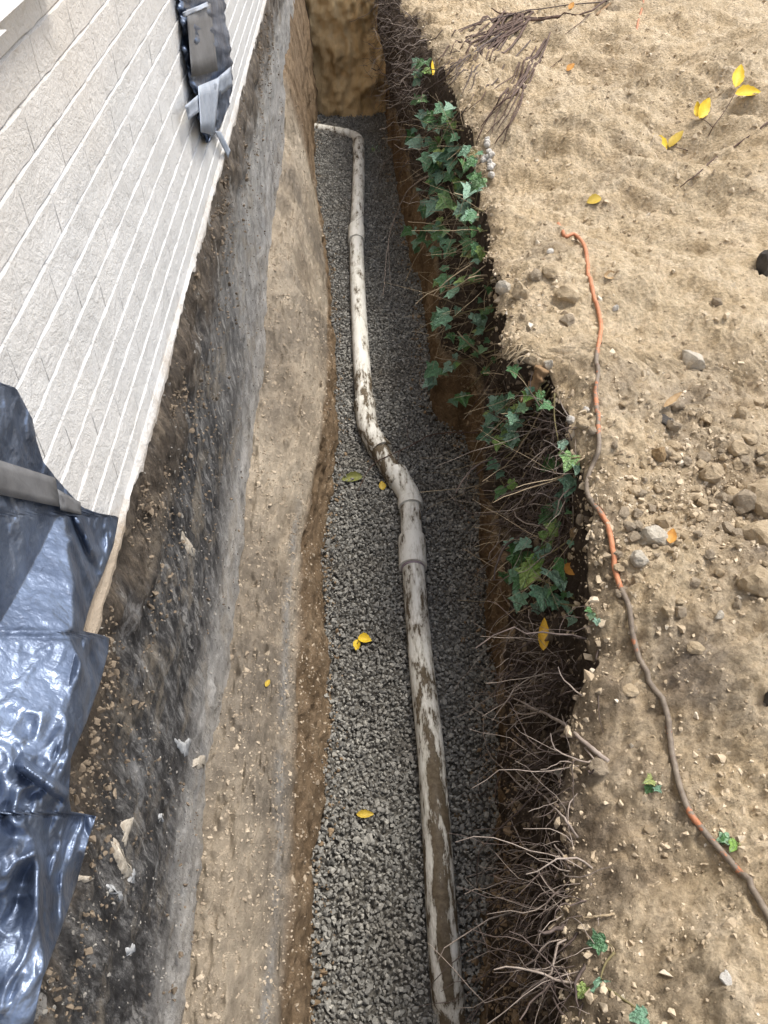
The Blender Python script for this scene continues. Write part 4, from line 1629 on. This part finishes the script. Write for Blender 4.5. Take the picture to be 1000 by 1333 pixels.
def ivy(label, leaves, stems, seed, hang=True):
    """leaves: (u, v, size px, off); stems: lists of (u, v, off)"""
    r = random.Random(seed)
    root = hit_off(*stems[0][0][:2], 0.01)
    t = empty('ivy_plant', root, label, 'ivy', 'ivy growing along the trench rim')
    allp = []
    for st in stems:
        pts = [np.array(hit_off(u, v, o)[:]) for u, v, o in st]
        C = catmull(pts, 6)
        R = np.linspace(0.0034, 0.0017, len(C))
        V, F = tube(C, R, 6)
        link('stem', mesh_np('stem', V - np.array(root), F, STEM, True), t)
        allp += list(C)
    allp = np.array(allp)
    J = Joined()
    for st in stems:                       # young leaves along the stems
        for _ in range(3 if len(leaves) > 10 else 0):
            f, q = r.random(), r.randrange(len(st) - 1)
            leaves = leaves + [(st[q][0] + (st[q + 1][0] - st[q][0]) * f + r.gauss(0, 4), st[q][1] + (st[q + 1][1] - st[q][1]) * f + r.gauss(0, 4), r.uniform(8, 13), st[q + 1][2] + .01)]
    for (u, v, s, o) in leaves:
        loc = hit_off(u, v, o)
        size = px(s, (loc - CAM_POS).length) * 0.95
        nor = Vector((r.gauss(-0.1, 0.35), r.gauss(-0.35, 0.35), r.gauss(0.95, 0.2)))
        tip = Vector((r.gauss(-0.5, 0.6), r.gauss(-0.5, 0.6), -0.5))
        Mx = orient(nor, tip)
        ob = link('leaf', IVYM[r.randrange(len(IVYM))], t)
        ob.matrix_local = Matrix.Translation(loc - root) @ Mx.to_4x4() @ Matrix.Scale(size, 4)
        k = np.argmin(np.linalg.norm(allp - np.array(loc[:]), axis=1))
        a, b = allp[k], np.array(loc[:])
        mid = (a + b) / 2 + np.array([0, 0, 0.012])
        V, F = tube(catmull([a, mid, b], 4), 0.0011, 4, False)
        J.add(V - np.array(root), F)
    if J.n:
        link('leaf_stalks', J.mesh('leaf_stalks', STEM, True), t)['kind'] = 'stuff'
    return t


def blob(seed, n, u0, u1, v0, v1, s0, s1, o0=0.03, o1=0.16):
    r = random.Random(seed)
    out = []
    for _ in range(int(n * 1.25)):
        out.append((r.uniform(u0, u1), r.uniform(v0, v1), r.uniform(s0, s1), r.uniform(o0, o1)))
    return out


ivy('small ivy sprig beside the lone yellow leaf on the far rim', blob(1, 7, 544, 560, 78, 104, 9, 13, .02, .08) + [(551, 81, 15, .05)], [[(570, 90, .01), (556, 92, .05), (545, 102, .05)]], 1)
ivy('thin ivy with straggly stems on the far rim below the yellow leaf', blob(2, 14, 545, 592, 128, 188, 11, 18, .03, .14) + [(553, 148, 22, .08), (590, 146, 20, .06), (538, 172, 18, .12), (548, 190, 24, .08)],
    [[(600, 160, .01), (575, 150, .07), (550, 150, .10)], [(604, 170, .01), (560, 165, .10), (532, 172, .14)]], 2)
ivy('densest ivy clump with glossy leaves spilling over the rim by white pebbles', blob(3, 34, 550, 630, 192, 282, 13, 22, .03, .2) + [(588, 258, 28, .12), (570, 262, 26, .14), (620, 245, 28, .05), (560, 200, 24, .1), (590, 202, 22, .08), (606, 236, 24, .08), (612, 262, 26, .05)],
    [[(626, 200, .01), (600, 215, .08), (565, 230, .14)], [(630, 240, .01), (600, 255, .10), (556, 275, .16)], [(630, 275, .01), (605, 270, .07), (570, 292, .14)]], 3)
ivy('straggly ivy below the densest clump with thin bare stems showing', blob(4, 17, 540, 632, 292, 338, 11, 19, .03, .18) + [(607, 294, 22, .08), (578, 305, 24, .12), (615, 312, 24, .06), (537, 300, 18, .15), (628, 322, 18, .04), (587, 322, 20, .1)],
    [[(634, 300, .01), (600, 305, .08), (540, 300, .14)], [(638, 330, .01), (600, 318, .08), (562, 325, .14)]], 4)
ivy('hanging ivy in the middle of the rim above the torn turf', blob(5, 14, 570, 642, 345, 440, 11, 17, .03, .18) + [(583, 358, 26, .12), (606, 358, 24, .07), (592, 382, 22, .12), (585, 410, 26, .12), (635, 412, 30, .04), (612, 440, 24, .08), (575, 363, 16, .15), (570, 418, 16, .16)],
    [[(642, 362, .01), (610, 370, .08), (585, 380, .14)], [(645, 400, .01), (610, 405, .09), (578, 418, .15)], [(646, 425, .01), (620, 438, .07), (592, 458, .12)]], 5)
ivy('low hanging ivy tuft with blue green leaves over the gravel edge', [(571, 478, 24, .15), (565, 490, 20, .17), (588, 474, 17, .13), (582, 486, 14, .14), (564, 498, 18, .17), (601, 512, 24, .1), (590, 518, 18, .12), (612, 446, 18, .08), (596, 470, 13, .11), (630, 452, 14, .06), (628, 482, 13, .06)],
    [[(648, 455, .01), (615, 465, .07), (580, 478, .14), (566, 490, .16)], [(648, 460, .01), (625, 490, .06), (600, 515, .1)]], 6)
ivy('ivy clump under the rotten wood stump with many pale stems', blob(7, 18, 636, 692, 508, 575, 11, 19, .05, .22) + [(664, 515, 26, .12), (660, 532, 28, .14), (676, 545, 26, .10), (640, 566, 22, .18), (652, 568, 22, .18), (668, 565, 22, .12), (643, 540, 20, .16), (667, 477, 18, .03), (686, 528, 18, .08)],
    [[(714, 500, .02), (690, 525, .08), (660, 550, .14), (636, 570, .18)], [(716, 505, .02), (695, 540, .10), (668, 560, .12)], [(712, 495, .02), (685, 515, .09), (650, 535, .14)]], 7)
ivy('two little ivy leaf tufts dangling against the dark root mat', [(638, 606, 18, .14), (648, 602, 18, .13), (652, 612, 14, .13), (643, 598, 14, .14), (656, 634, 22, .12), (662, 630, 16, .12)], [[(690, 560, .08), (665, 590, .11), (645, 604, .14)], [(648, 604, .13), (650, 618, .12), (656, 632, .12)]], 8)
ivy('ivy with broad upright leaves against the rim beside the cord', [(735, 598, 32, .03), (745, 592, 26, .03), (722, 598, 24, .05), (747, 622, 30, .02), (718, 527, 18, .05), (736, 580, 16, .04), (752, 604, 18, .02)], [[(756, 595, .01), (740, 597, .03), (722, 600, .06)], [(722, 512, .02), (722, 545, .06), (730, 590, .05)]], 9)
ivy('large leaved ivy clump over the rim halfway down the trench', [(713, 690, 40, .06), (671, 708, 24, .12), (680, 718, 34, .11), (690, 708, 26, .1), (662, 704, 20, .13), (705, 712, 28, .07), (692, 738, 34, .09), (718, 742, 44, .06), (735, 728, 30, .03), (706, 764, 38, .08), (682, 752, 24, .1),
     (678, 772, 28, .1), (717, 780, 26, .06), (738, 782, 28, .02), (654, 745, 18, .14), (674, 743, 24, .12), (722, 664, 28, .03), (735, 655, 24, .02), (712, 668, 24, .05), (740, 644, 22, .02), (752, 806, 20, .01), (728, 690, 22, .03), (700, 726, 24, .08), (726, 760, 26, .04), (696, 786, 20, .08)],
    [[(745, 700, .01), (720, 718, .05), (690, 730, .09), (655, 748, .14)], [(748, 780, .01), (725, 765, .04), (700, 755, .08), (680, 770, .1)], [(742, 660, .01), (722, 680, .04), (712, 700, .06)], [(776, 802, .01), (755, 790, .02), (722, 785, .06)]], 10)
ivy('tiny green ivy sprig at the far foot of the trench wall', [(489, 190, 12, .06), (493, 195, 10, .05), (486, 197, 9, .06)], [[(502, 190, .01), (495, 192, .04), (489, 194, .06)]], 11)
ivy('flattened ivy leaves on the bare bank at the bottom edge', [(788, 1226, 24, .012), (785, 1276, 26, .012), (764, 1285, 18, .012), (842, 1324, 22, .012)], [[(800, 1240, .005), (788, 1255, .006), (780, 1280, .006)], [(780, 1280, .006), (810, 1300, .006), (842, 1322, .006)]], 12)
ivy('small green sprig under the lower cord at right', [(950, 1090, 18, .012), (960, 1096, 16, .012), (944, 1098, 12, .012)], [[(966, 1104, .004), (955, 1096, .006), (944, 1098, .006)]], 13)
ivy('small dull green sprig on the bank left of the lower cord', [(850, 1014, 16, .012), (846, 1022, 14, .012), (853, 1024, 11, .012)], [[(858, 1030, .004), (850, 1022, .006), (845, 1016, .006)]], 14)


# ------------------------------------------------------------------ roots
def wander(p0, dirv, length, n, r, droop=0.02, jit=0.35):
    p = np.array(p0, float)
    d = np.array(dirv, float)
    d /= np.linalg.norm(d)
    out = [p.copy()]
    for _ in range(n):
        d = d + np.array([r.gauss(0, jit), r.gauss(0, jit), r.gauss(0, jit)]) * 0.5
        d[2] -= droop
        d /= np.linalg.norm(d)
        p = p + d * length / n
        out.append(p.copy())
    return np.array(out)


def root_mat():
    """the fine tangle that nobody could count, hanging from the dark topsoil"""
    r = random.Random(21)
    for name, mat, n, rad, zone in (('root_tangle', ROOTD, 1250, 0.0015, 0), ('fine_root_tangle', ROOT, 900, 0.0012, 1), ('dry_stem_tangle', STRAW, 420, 0.0014, 2)):
        J = Joined()
        k = 0
        guard = 0
        while k < n and guard < 20 * n:
            guard += 1
            pick = r.random()
            if zone == 2:
                u, v = r.uniform(560, 760), r.uniform(140, 800)
                u = min(u, float(np.interp(v, [140, 300, 480, 520, 620, 800], [600, 632, 655, 720, 755, 765])) - r.uniform(0, 50))
            elif pick < 0.26:
                u, v = r.uniform(485, 560), r.uniform(-10, 130)
            elif pick < 0.36:
                u, v = r.uniform(500, 580), r.uniform(130, 260)
            elif pick < 0.56:
                u, v = r.uniform(660, 750), r.uniform(540, 700)
            else:
                v = r.uniform(780, 1340)
                u = r.gauss(712, 30)
                if math.sin(v * 0.045) + math.sin(v * 0.021 + 2) + r.gauss(0, 0.8) < -0.3:
                    continue
            loc, nor, t = hit(u, v)
            if loc.x > rim(loc.y) + 0.06 or loc.z < 0.25 or loc.x < 0.15:
                continue
            dirv = (r.gauss(-0.8, 0.4), r.gauss(-0.25, 0.7), r.gauss(-0.1, 0.6))
            L = r.lognormvariate(math.log(0.13), 0.5) * (1.0 if zone < 2 else 1.2)
            nseg = 7
            P = wander(np.array(loc[:]) + np.array([0.01, 0, 0]), dirv, L, nseg, r, 0.06 if zone < 2 else 0.02, 0.55 if zone < 2 else 0.18)
            rr0 = rad * r.lognormvariate(0, 0.55)
            V, F = tube(P, np.linspace(rr0, rr0 * 0.45, nseg + 1), 4, False)
            J.add(V, F)
            k += 1
        o = link(name, J.mesh(name, mat, True))
        o['kind'] = 'stuff'


root_mat()


def wall_soil():
    r = np.random.default_rng(55)
    for name, mat, n, lo, hi in (('topsoil_clods', CRUST, 2600, 0.45, 1.4), ('subsoil_crumbs', SUBCR, 2200, -1, 0.5)):
        pts, sz = [], []
        for _ in range(n * 3):
            v = r.uniform(-10, 1340)
            u = float(np.interp(v, [0, 160, 400, 640, 900, 1333], [515, 545, 600, 690, 690, 680])) + r.normal(0, 38)
            loc, nor, t = hit(u, v)
            if loc.x < 0.2 or loc.x > rim(loc.y) + 0.03 or not lo < loc.z < hi or loc.y > 8.2:
                continue
            s = min(r.lognormal(math.log(0.0055), 0.6), 0.028)
            pts.append((loc.x, loc.y, loc.z))
            sz.append(s)
            if len(pts) >= n:
                break
        if name == 'subsoil_crumbs':
            for _ in range(2600):
                y = r.uniform(0.3, 8.1)
                k = abs(r.normal(0, 0.035))
                x = foot(y) - 0.01 + k if r.random() < 0.5 else edge(y) + 0.01 - k * 1.5
                s = min(r.lognormal(math.log(0.0048), 0.55), 0.02)
                pts.append((x, y, 0.012 + 0.3 * max(0, 0.02 - k)))
                sz.append(s)
        scatter_rocks(name, pts, sz, mat, r)


wall_soil()


def root(label, pix, r0, r1, mat=ROOT, cat='root', name='root', group='single roots sticking out of the trench wall', fork=()):
    """pix: (u, v, off); one bent root or twig, with forks as children"""
    pts = [np.array(hit_off(*q)[:]) for q in pix]
    base = Vector(pts[0])
    rg = np.random.default_rng(int(pix[0][0] * 3 + pix[0][1]))
    def body(P):
        C = catmull(P, 8)
        k = len(C)
        C = C + 0.003 * np.stack([fbm(xyz(np.arange(k) * 0.6, q, rg.uniform(0, 50)), 3, 7) for q in range(3)], -1) * np.minimum(np.arange(k) / 4, 1)[:, None]
        return C
    C = body(pts)
    if name == 'root':
        r0, r1 = r0 * 0.78, r1 * 0.7
    V, F = tube(C, np.linspace(r0, r1, len(C)), 7)
    o = link(name, mesh_np(name, V - np.array(base), F, mat, True), None, base)
    tag(o, label, cat, group)
    for fk in fork:
        P2 = [np.array(hit_off(*q)[:]) for q in fk]
        P2[0] = C[np.argmin(np.linalg.norm(C - P2[0], axis=1))]
        C2 = catmull(P2, 6)
        V, F = tube(C2, np.linspace(r0 * 0.5, r1 * 0.6, len(C2)), 6)
        link('fork', mesh_np('fork', V - np.array(base), F, mat, True), o)
    return o


root('thick hairy root running from the lower rim out over the trench', [(792, 992, .0), (770, 975, .012), (742, 948, .03), (705, 927, .07), (662, 914, .12)], .009, .0045, ROOT,
     fork=[[(742, 948, .03), (765, 978, .01), (783, 1000, 0)], [(705, 927, .07), (680, 930, .1), (664, 922, .13)], [(700, 926, .07), (676, 912, .1), (658, 906, .13)], [(742, 948, .03), (720, 955, .05), (700, 975, .06)]])
root('long arching root hanging from the ivy down over the far gravel', [(568, 226, .10), (552, 232, .16), (530, 250, .25), (514, 285, .32), (506, 315, .35), (502, 350, .35), (499, 384, .33)], .0085, .003, ROOT,
     fork=[[(505, 315, .35), (507, 345, .33), (509, 378, .30)]])
root('pale bent stick pointing down below the straggly ivy', [(556, 306, .12), (551, 320, .16), (538, 343, .2), (528, 366, .22)], .006, .0035, STRAW)
root('thin pale forked twig jutting left below the hanging ivy', [(642, 360, .01), (610, 367, .08), (582, 375, .13), (566, 371, .16), (547, 357, .2)], .004, .003, STRAW, fork=[[(550, 360, .19), (549, 366, .19), (548, 371, .2)]])
root('thin brown twig arching over the gravel across the pipe', [(622, 563, .08), (590, 563, .2), (560, 567, .22), (525, 585, .2), (490, 601, .14), (474, 622, .06), (466, 640, .02)], .004, .002, TWIG, cat='twig', name='twig', group='loose twigs',
     fork=[[(520, 588, .2), (517, 605, .15), (515, 628, .10)], [(560, 567, .22), (535, 575, .2), (528, 545, .2)]])
root('drooping brown root hanging left of the dangling ivy leaves', [(640, 573, .16), (628, 585, .18), (616, 605, .19), (607, 628, .18), (604, 642, .17)], .005, .0028, ROOT)
root('dark upright root standing in the dark hollow under the rim', [(703, 545, .05), (706, 570, .07), (712, 600, .07), (718, 640, .06)], .008, .005, ROOTD)
root('short pale snapped root in the dark hollow under the rim', [(722, 602, .05), (705, 598, .09), (684, 589, .12)], .005, .003, STRAW, fork=[[(690, 592, .11), (693, 586, .12), (691, 583, .12)]])
root('slanting straw coloured stem reaching the rim below the broad ivy', [(762, 595, .0), (748, 605, .03), (733, 618, .05), (728, 628, .06)], .004, .0022, STRAW)
root('long straight straw stem slanting down from the stump ivy', [(716, 518, .03), (695, 552, .12), (675, 585, .16), (657, 607, .18)], .004, .0025, STRAW)
root('tan brown root slanting below the torn turf edge', [(647, 456, .02), (638, 490, .07), (625, 515, .1), (612, 533, .1)], .006, .003, TWIG)
root('thin grey root reaching over the gravel above the thick hairy root', [(655, 880, .05), (640, 905, .1), (618, 922, .14), (595, 934, .16)], .0042, .0018, ROOT, fork=[[(640, 905, .1), (622, 905, .14), (606, 912, .15)]])
root('grey white root curving into the trench below the thick hairy root', [(690, 1035, .05), (660, 1005, .1), (640, 985, .14), (631, 962, .15), (630, 935, .15)], .0038, .0018, ROOT, fork=[[(640, 985, .14), (625, 1005, .15), (623, 1030, .14)]])
root('long pale root crossing from the rim roots toward the muddy pipe', [(700, 1100, .04), (675, 1115, .08), (645, 1130, .12), (607, 1142, .14)], .0045, .002, ROOT, fork=[[(670, 1117, .08), (655, 1105, .1), (660, 1085, .1)]])
root('short thick pale root end sticking out below the long pale root', [(690, 1152, .04), (672, 1158, .08), (645, 1166, .12)], .0052, .004, STRAW)
root('wiry pale root looping near the lower rim above the bottom', [(720, 1180, .04), (705, 1210, .08), (712, 1240, .08), (735, 1262, .04), (745, 1290, .02)], .0038, .002, ROOT, fork=[[(705, 1210, .08), (690, 1240, .09), (672, 1246, .1)]])
root('thin dark root trailing from the rim toward the bottom edge', [(700, 1130, .06), (712, 1170, .07), (700, 1230, .08), (690, 1333, .08)], .004, .002, ROOTD)
root('grey root slanting from the lower bank into the root mat', [(752, 1090, .01), (730, 1060, .05), (700, 1030, .08), (668, 1000, .1)], .0045, .002, ROOT)
root('pale twig lying on the bank just above the bottom roots', [(800, 1190, .004), (780, 1192, .008), (758, 1198, .006)], .003, .002, STRAW, cat='twig', name='twig', group='loose twigs')
root('slim root bridging the dark gap between gravel and mid ivy', [(672, 705, .1), (655, 715, .14), (638, 706, .16)], .003, .0018, STRAW)
root('thin root drooping beside the large leaved ivy over the gravel', [(676, 740, .1), (655, 755, .14), (640, 770, .15), (628, 790, .14), (626, 800, .12)], .003, .0015, ROOT, fork=[[(655, 755, .14), (625, 757, .16), (602, 772, .16)]])
root('pale root spray at the top of the trench reaching left', [(556, 30, .0), (540, 36, .05), (515, 32, .1), (488, 24, .15)], .006, .0025, ROOT, fork=[[(535, 36, .06), (505, 42, .12), (480, 48, .16)], [(525, 34, .1), (500, 55, .15), (482, 76, .18)], [(545, 34, .04), (520, 52, .1), (492, 68, .15)]])
root('pale root stub above the thin far ivy', [(528, 100, .04), (515, 108, .08), (495, 117, .12)], .005, .003, STRAW)
root('curling root loops over the far gravel beside the sprig', [(545, 185, .06), (520, 195, .12), (500, 215, .16), (494, 240, .16)], .004, .002, ROOT, fork=[[(530, 190, .1), (508, 200, .14), (490, 222, .16)], [(540, 200, .08), (515, 215, .14), (502, 245, .16)]])

# twigs lying on the sand
root('long dark twig lying across the sand at the right edge', [(1040, 132, .0), (1000, 160, .01), (960, 188, .012), (930, 207, .01), (908, 226, .008), (886, 243, .002)], .0058, .0025, TWIG, cat='twig', name='twig', group='loose twigs')
root('brown splintered stick at the top edge of the bank', [(806, -4, .0), (790, 8, .02), (776, 20, .0)], .012, .009, BARKW, cat='stick', name='stick', group='loose twigs')
root('thin straight twig on the sand near the orange dry leaf', [(768, 18, .004), (750, 34, .01), (736, 44, .004)], .0035, .002, TWIG, cat='twig', name='twig', group='loose twigs')
root('short thin twig beside the orange dry leaf on upper sand', [(732, 76, .004), (722, 84, .008), (713, 92, .002)], .003, .002, TWIG, cat='twig', name='twig', group='loose twigs')


def bundle(label, stems, seed, r0, mat=TWIG):
    base = Vector(hit_off(*stems[0][0][:2], 0.0))
    t = empty('dead_branch', base, label, 'branch', 'dead branches on the upper bank')
    rg = random.Random(seed)
    for st in stems:
        pts = [np.array(hit_off(q[0], q[1], q[2] + 0.012)[:]) for q in st]
        C = catmull(pts, 7)
        for k in range(len(C)):
            g, nn = down(C[k][0], C[k][1])
            if g is not None and C[k][0] > rim(C[k][1]):
                C[k][2] = max(C[k][2], g.z + 0.006)
        C = C + 0.006 * np.stack([fbm(xyz(np.arange(len(C)) * 0.5, q, rg.uniform(0, 90)), 3, 8) for q in range(3)], -1)
        rr0 = st[0][2] * 0 + r0 * rg.uniform(0.6, 1.1)
        V, F = tube(C, np.linspace(rr0, rr0 * 0.4, len(C)), 6)
        link('twig', mesh_np('twig', V - np.array(base), F, mat, True), t)


rg = random.Random(9)
S = [[(796, -6, .02), (765, 16, .03), (730, 21, .04), (700, 23, .04)], [(730, 21, .04), (690, 26, .05), (655, 18, .05), (640, 10, .05)], [(700, 23, .04), (650, 26, .04), (615, 34, .04), (588, 47, .01)],
     [(690, 26, .04), (665, 45, .03), (645, 50, .01)]]
for k in range(26):
    u0, v0 = rg.uniform(645, 700), rg.uniform(15, 34)
    u1, v1 = u0 - rg.uniform(25, 85), v0 + rg.uniform(18, 62)
    S.append([(u0, v0, .04), ((u0 + u1) / 2 + rg.gauss(0, 5), (v0 + v1) / 2 + rg.gauss(0, 5), .04), (u1, v1, .006)])
bundle('tangled dead branch with many twigs at the top of the bank', S, 1, .0115)
S = []
S.append([(790, 2, .02), (700, 12, .03), (620, 30, .03), (560, 52, .03), (520, 44, .06)])
S.append([(660, 40, .02), (610, 72, .03), (575, 104, .03), (548, 118, .06)])
S.append([(690, 52, .02), (640, 110, .03), (600, 150, .02), (570, 165, .06)])
bundle('long dark roots trailing across the upper bank and over the rim', S[-3:], 7, .0075, ROOTD)
del S[:]
for k in range(11):
    f = rg.uniform(0, 0.55)
    u0, v0 = 712 - 40 * f + rg.gauss(0, 4), 45 + 60 * f + rg.gauss(0, 4)
    u1, v1 = rg.uniform(600, 655), rg.uniform(140, 188)
    S.append([(u0, v0, .015), (u0 * .62 + u1 * .38 + rg.gauss(0, 3), v0 * .62 + v1 * .38 + rg.gauss(0, 3), .03), (u0 * .3 + u1 * .7 + rg.gauss(0, 6), v0 * .3 + v1 * .7 + rg.gauss(0, 4), .025), (u1, v1, .01)])
bundle('sheaf of dark twigs lying on the sand toward the white pebbles', S, 2, .0075)
S = []
for k in range(16):
    u0, v0 = rg.uniform(585, 625), rg.uniform(60, 95)
    u1, v1 = u0 - rg.uniform(10, 45), v0 + rg.uniform(15, 45)
    S.append([(u0, v0, .01), ((u0 + u1) / 2 + rg.gauss(0, 5), (v0 + v1) / 2 + rg.gauss(0, 4), .03), (u1, v1, .015)])
bundle('brushy dark twigs over the rim beside the lone yellow leaf', S, 3, .004, ROOTD)


# rotten stump of wood and torn turf flap
def wood():
    loc = hit_off(697, 505, .06)
    pts = [np.array(hit_off(u, v, o)[:]) for u, v, o in ((706, 478, .02), (700, 495, .06), (692, 510, .08), (684, 522, .09))]
    C = catmull(pts, 7)
    k = len(C)
    V, F = tube(C, 0.026 + 0.006 * np.sin(np.arange(k) * 1.3) - np.linspace(0, .008, k), 14)
    V = V + 0.010 * np.stack([fbm(V * np.array([60, 25, 18]), 4, 170 + q) for q in range(3)], -1)
    o = link('wood_stump', mesh_np('wood_stump', V - np.array(loc[:]), F, BARKW, True), None, loc)
    tag(o, 'rotten brown wood stub jutting from the rim notch above the ivy', 'wood')
    base = Vector(hit_off(660, 462, .02))
    t = empty('dry_grass_tuft', base, 'torn straw coloured grass tuft hanging over the rim left of the wood stub', 'grass tuft')
    r = random.Random(3)
    J = Joined()
    for _ in range(46):
        u, v = r.uniform(650, 690), r.uniform(448, 466)
        a = np.array(hit_off(u, v, .004)[:])
        b = np.array(hit_off(u - r.uniform(5, 20), v + r.uniform(2, 14), r.uniform(.02, .07))[:])
        V, F = tube(catmull([a, (a + b) / 2 + np.array([0, 0, .012]), b], 3), np.linspace(.0028, .0009, 7), 4, False)
        J.add(V - np.array(base[:]), F)
    oo = link('blades', J.mesh('blades', STRAW, True), t)
    oo['kind'] = 'stuff'


wood()


# ------------------------------------------------------------------ fallen leaves
def leaf_mesh(k, mat, wide=0.42):
    r = random.Random(60 + k)
    nu, nv = 11, 7
    V = []
    cup, bend, tw = r.uniform(0.2, 0.7), r.uniform(-0.25, 0.35), r.uniform(-0.3, 0.3)
    for i in range(nu):
        f = i / (nu - 1)
        w = wide * (math.sin(math.pi * f ** 0.85) ** 0.8) * (1 - 0.12 * f) + 0.004
        for j in range(nv):
            g = j / (nv - 1) * 2 - 1
            sw = w * (1 + 0.10 * (i % 2) * (abs(g) > 0.9))
            x = g * sw
            z = cup * x * x / wide + bend * (f - 0.5) ** 2 + tw * x * (f - 0.5) + 0.02 * math.sin(9 * f) * abs(g)
            V.append((x, f, z))
    return mesh_np('fallen_leaf', np.array(V), grid_faces(nu, nv), mat, True)


YEL = mat_leaf('yellow_leaf', (0.62, 0.40, 0.02), (0.80, 0.60, 0.045))
YELD = mat_leaf('mustard_leaf', (0.40, 0.27, 0.03), (0.56, 0.42, 0.07))
ORG = mat_leaf('orange_leaf', (0.42, 0.18, 0.04), (0.62, 0.33, 0.07))
GRN = mat_leaf('olive_leaf', (0.11, 0.13, 0.03), (0.26, 0.26, 0.08))
TAN = mat_leaf('dry_leaf', (0.30, 0.19, 0.09), (0.50, 0.36, 0.20))


def leaf_xf(a, b, off_a, off_b, roll=0.0, keep=False):
    """leaf from stalk pixel a to tip pixel b"""
    p, q = hit_off(*a, off_a), hit_off(*b, off_b)
    if keep:
        q = CAM_POS + ray(*b) * ((p - CAM_POS).length / ray(*a).length) + Vector((0, 0.006, 0.012))
    d = q - p
    n = Vector((0, 0, 1)) * 0.7 - ray(*a).normalized() * 0.6
    n = Matrix.Rotation(roll, 3, d.normalized()) @ n
    Mx = orient(n, d)
    return Matrix.Translation(p) @ Mx.to_4x4() @ Matrix.Scale(d.length, 4)


def fallen(label, a, b, mat, k, off=0.012, roll=0.0, wide=0.36, group='fallen leaves'):
    o = link('leaf', leaf_mesh(k, mat, wide))
    o.matrix_world = leaf_xf(a, b, off + 0.004, off, roll, True)
    return tag(o, label, 'leaf', group)


fallen('lone yellow leaf standing upright on the far rim', (563, 98), (566, 80), YEL, 1, .03, 0.9, .17)
fallen('small yellow leaf lying left of the dark twig above the cord', (783, 257), (764, 266), YELD, 3)
fallen('pale pinkish dry leaf on the sand right of the upper cord', (786, 359), (804, 364), TAN, 4)
fallen('small orange dry leaf on the upper sand below the dead branch', (738, 92), (748, 84), ORG, 5, wide=.28)
fallen('small orange leaf caught on the dead branch at the top', (741, 12), (747, 4), ORG, 6, .03, wide=.3)
fallen('orange leaf lying beside the large leaved ivy', (736, 746), (752, 738), ORG, 7, wide=.45)
fallen('long yellow orange leaf hanging upright in the dark roots', (707, 848), (710, 808), mat_leaf('amber_leaf', (0.60, 0.33, 0.03), (0.74, 0.48, 0.06)), 8, .05, wide=.16)
fallen('brown and yellow leaf lying alone on the near gravel', (464, 1060), (487, 1063), YELD, 9, .04, wide=.22)
fallen('olive green leaf lying on the gravel left of the pipe bend', (472, 620), (444, 628), GRN, 10, .035, wide=.24)
fallen('small mustard leaf standing on the gravel beside the pipe bend', (499, 638), (497, 628), YELD, 11, .03, wide=.35)
fallen('dark red brown leaf against the pipe above the pipe bend', (494, 600), (478, 604), TAN, 12, .02, wide=.3)
fallen('tiny yellow leaf low in the trench below the arching root', (519, 362), (521, 370), YELD, 13, .015, wide=.5)
fallen('tiny mustard leaf on the far gravel edge of the bench', (437, 464), (430, 470), YELD, 14, .01, wide=.4)
fallen('curled tan dry leaf with ribs on the bank above the flat dark shard', (864, 530), (888, 513), TAN, 15, .012, wide=.13)
fallen('small orange brown leaf right of the large two-toned grey stone', (872, 708), (877, 692), ORG, 16, .014, wide=.3)
fallen('tiny yellow leaf on the bench near the gravel', (346, 894), (350, 889), YELD, 17, .006, wide=.3)


def sprig(label, twigs, leaves, k0):
    base = Vector(hit_off(*twigs[0][0][:2], 0.0))
    t = empty('yellow_sprig', base, label, 'leaf sprig', 'yellow leaves')
    for st in twigs:
        C = catmull([np.array(hit_off(*q)[:]) for q in st], 6)
        V, F = tube(C, np.linspace(.0026, .0016, len(C)), 6)
        link('twig', mesh_np('twig', V - np.array(base[:]), F, TWIG, True), t)
    for i, (a, b, oa, ob, w, roll, mt) in enumerate(leaves):
        o = link('leaf', leaf_mesh(k0 + i, mt, w), t)
        o.matrix_local = Matrix.Translation(-base) @ leaf_xf(a, b, oa, ob, roll, True)


sprig('twig with four bright yellow leaves standing in the upper right sand', [[(922, 178, .0), (930, 163, .04), (944, 144, .06), (957, 121, .08)], [(928, 166, .04), (920, 158, .05), (910, 153, .06)]],
      [((957, 114), (967, 84), .08, .11, .22, 0.2, YEL), ((957, 122), (988, 129), .08, .08, .32, -0.2, YEL), ((910, 154), (926, 129), .06, .09, .24, .5, YEL), ((909, 153), (906, 133), .06, .09, .2, -.5, YEL)], 20)
sprig('short sprig with two yellow leaves on the sand nearer the cord', [[(896, 196, .0), (882, 192, .02), (868, 190, .03)]],
      [((869, 193), (845, 169), .03, .07, .26, .2, YEL), ((871, 191), (889, 170), .03, .07, .22, -.3, YELD)], 30)
sprig('pair of yellow leaves lying together on the mid trench gravel', [[(470, 828, .040), (468, 832, .042), (465, 838, .040)]],
      [((465, 832), (466, 852), .045, .045, .3, .2, YEL), ((466, 830), (484, 838), .046, .046, .38, -.2, YEL)], 34)
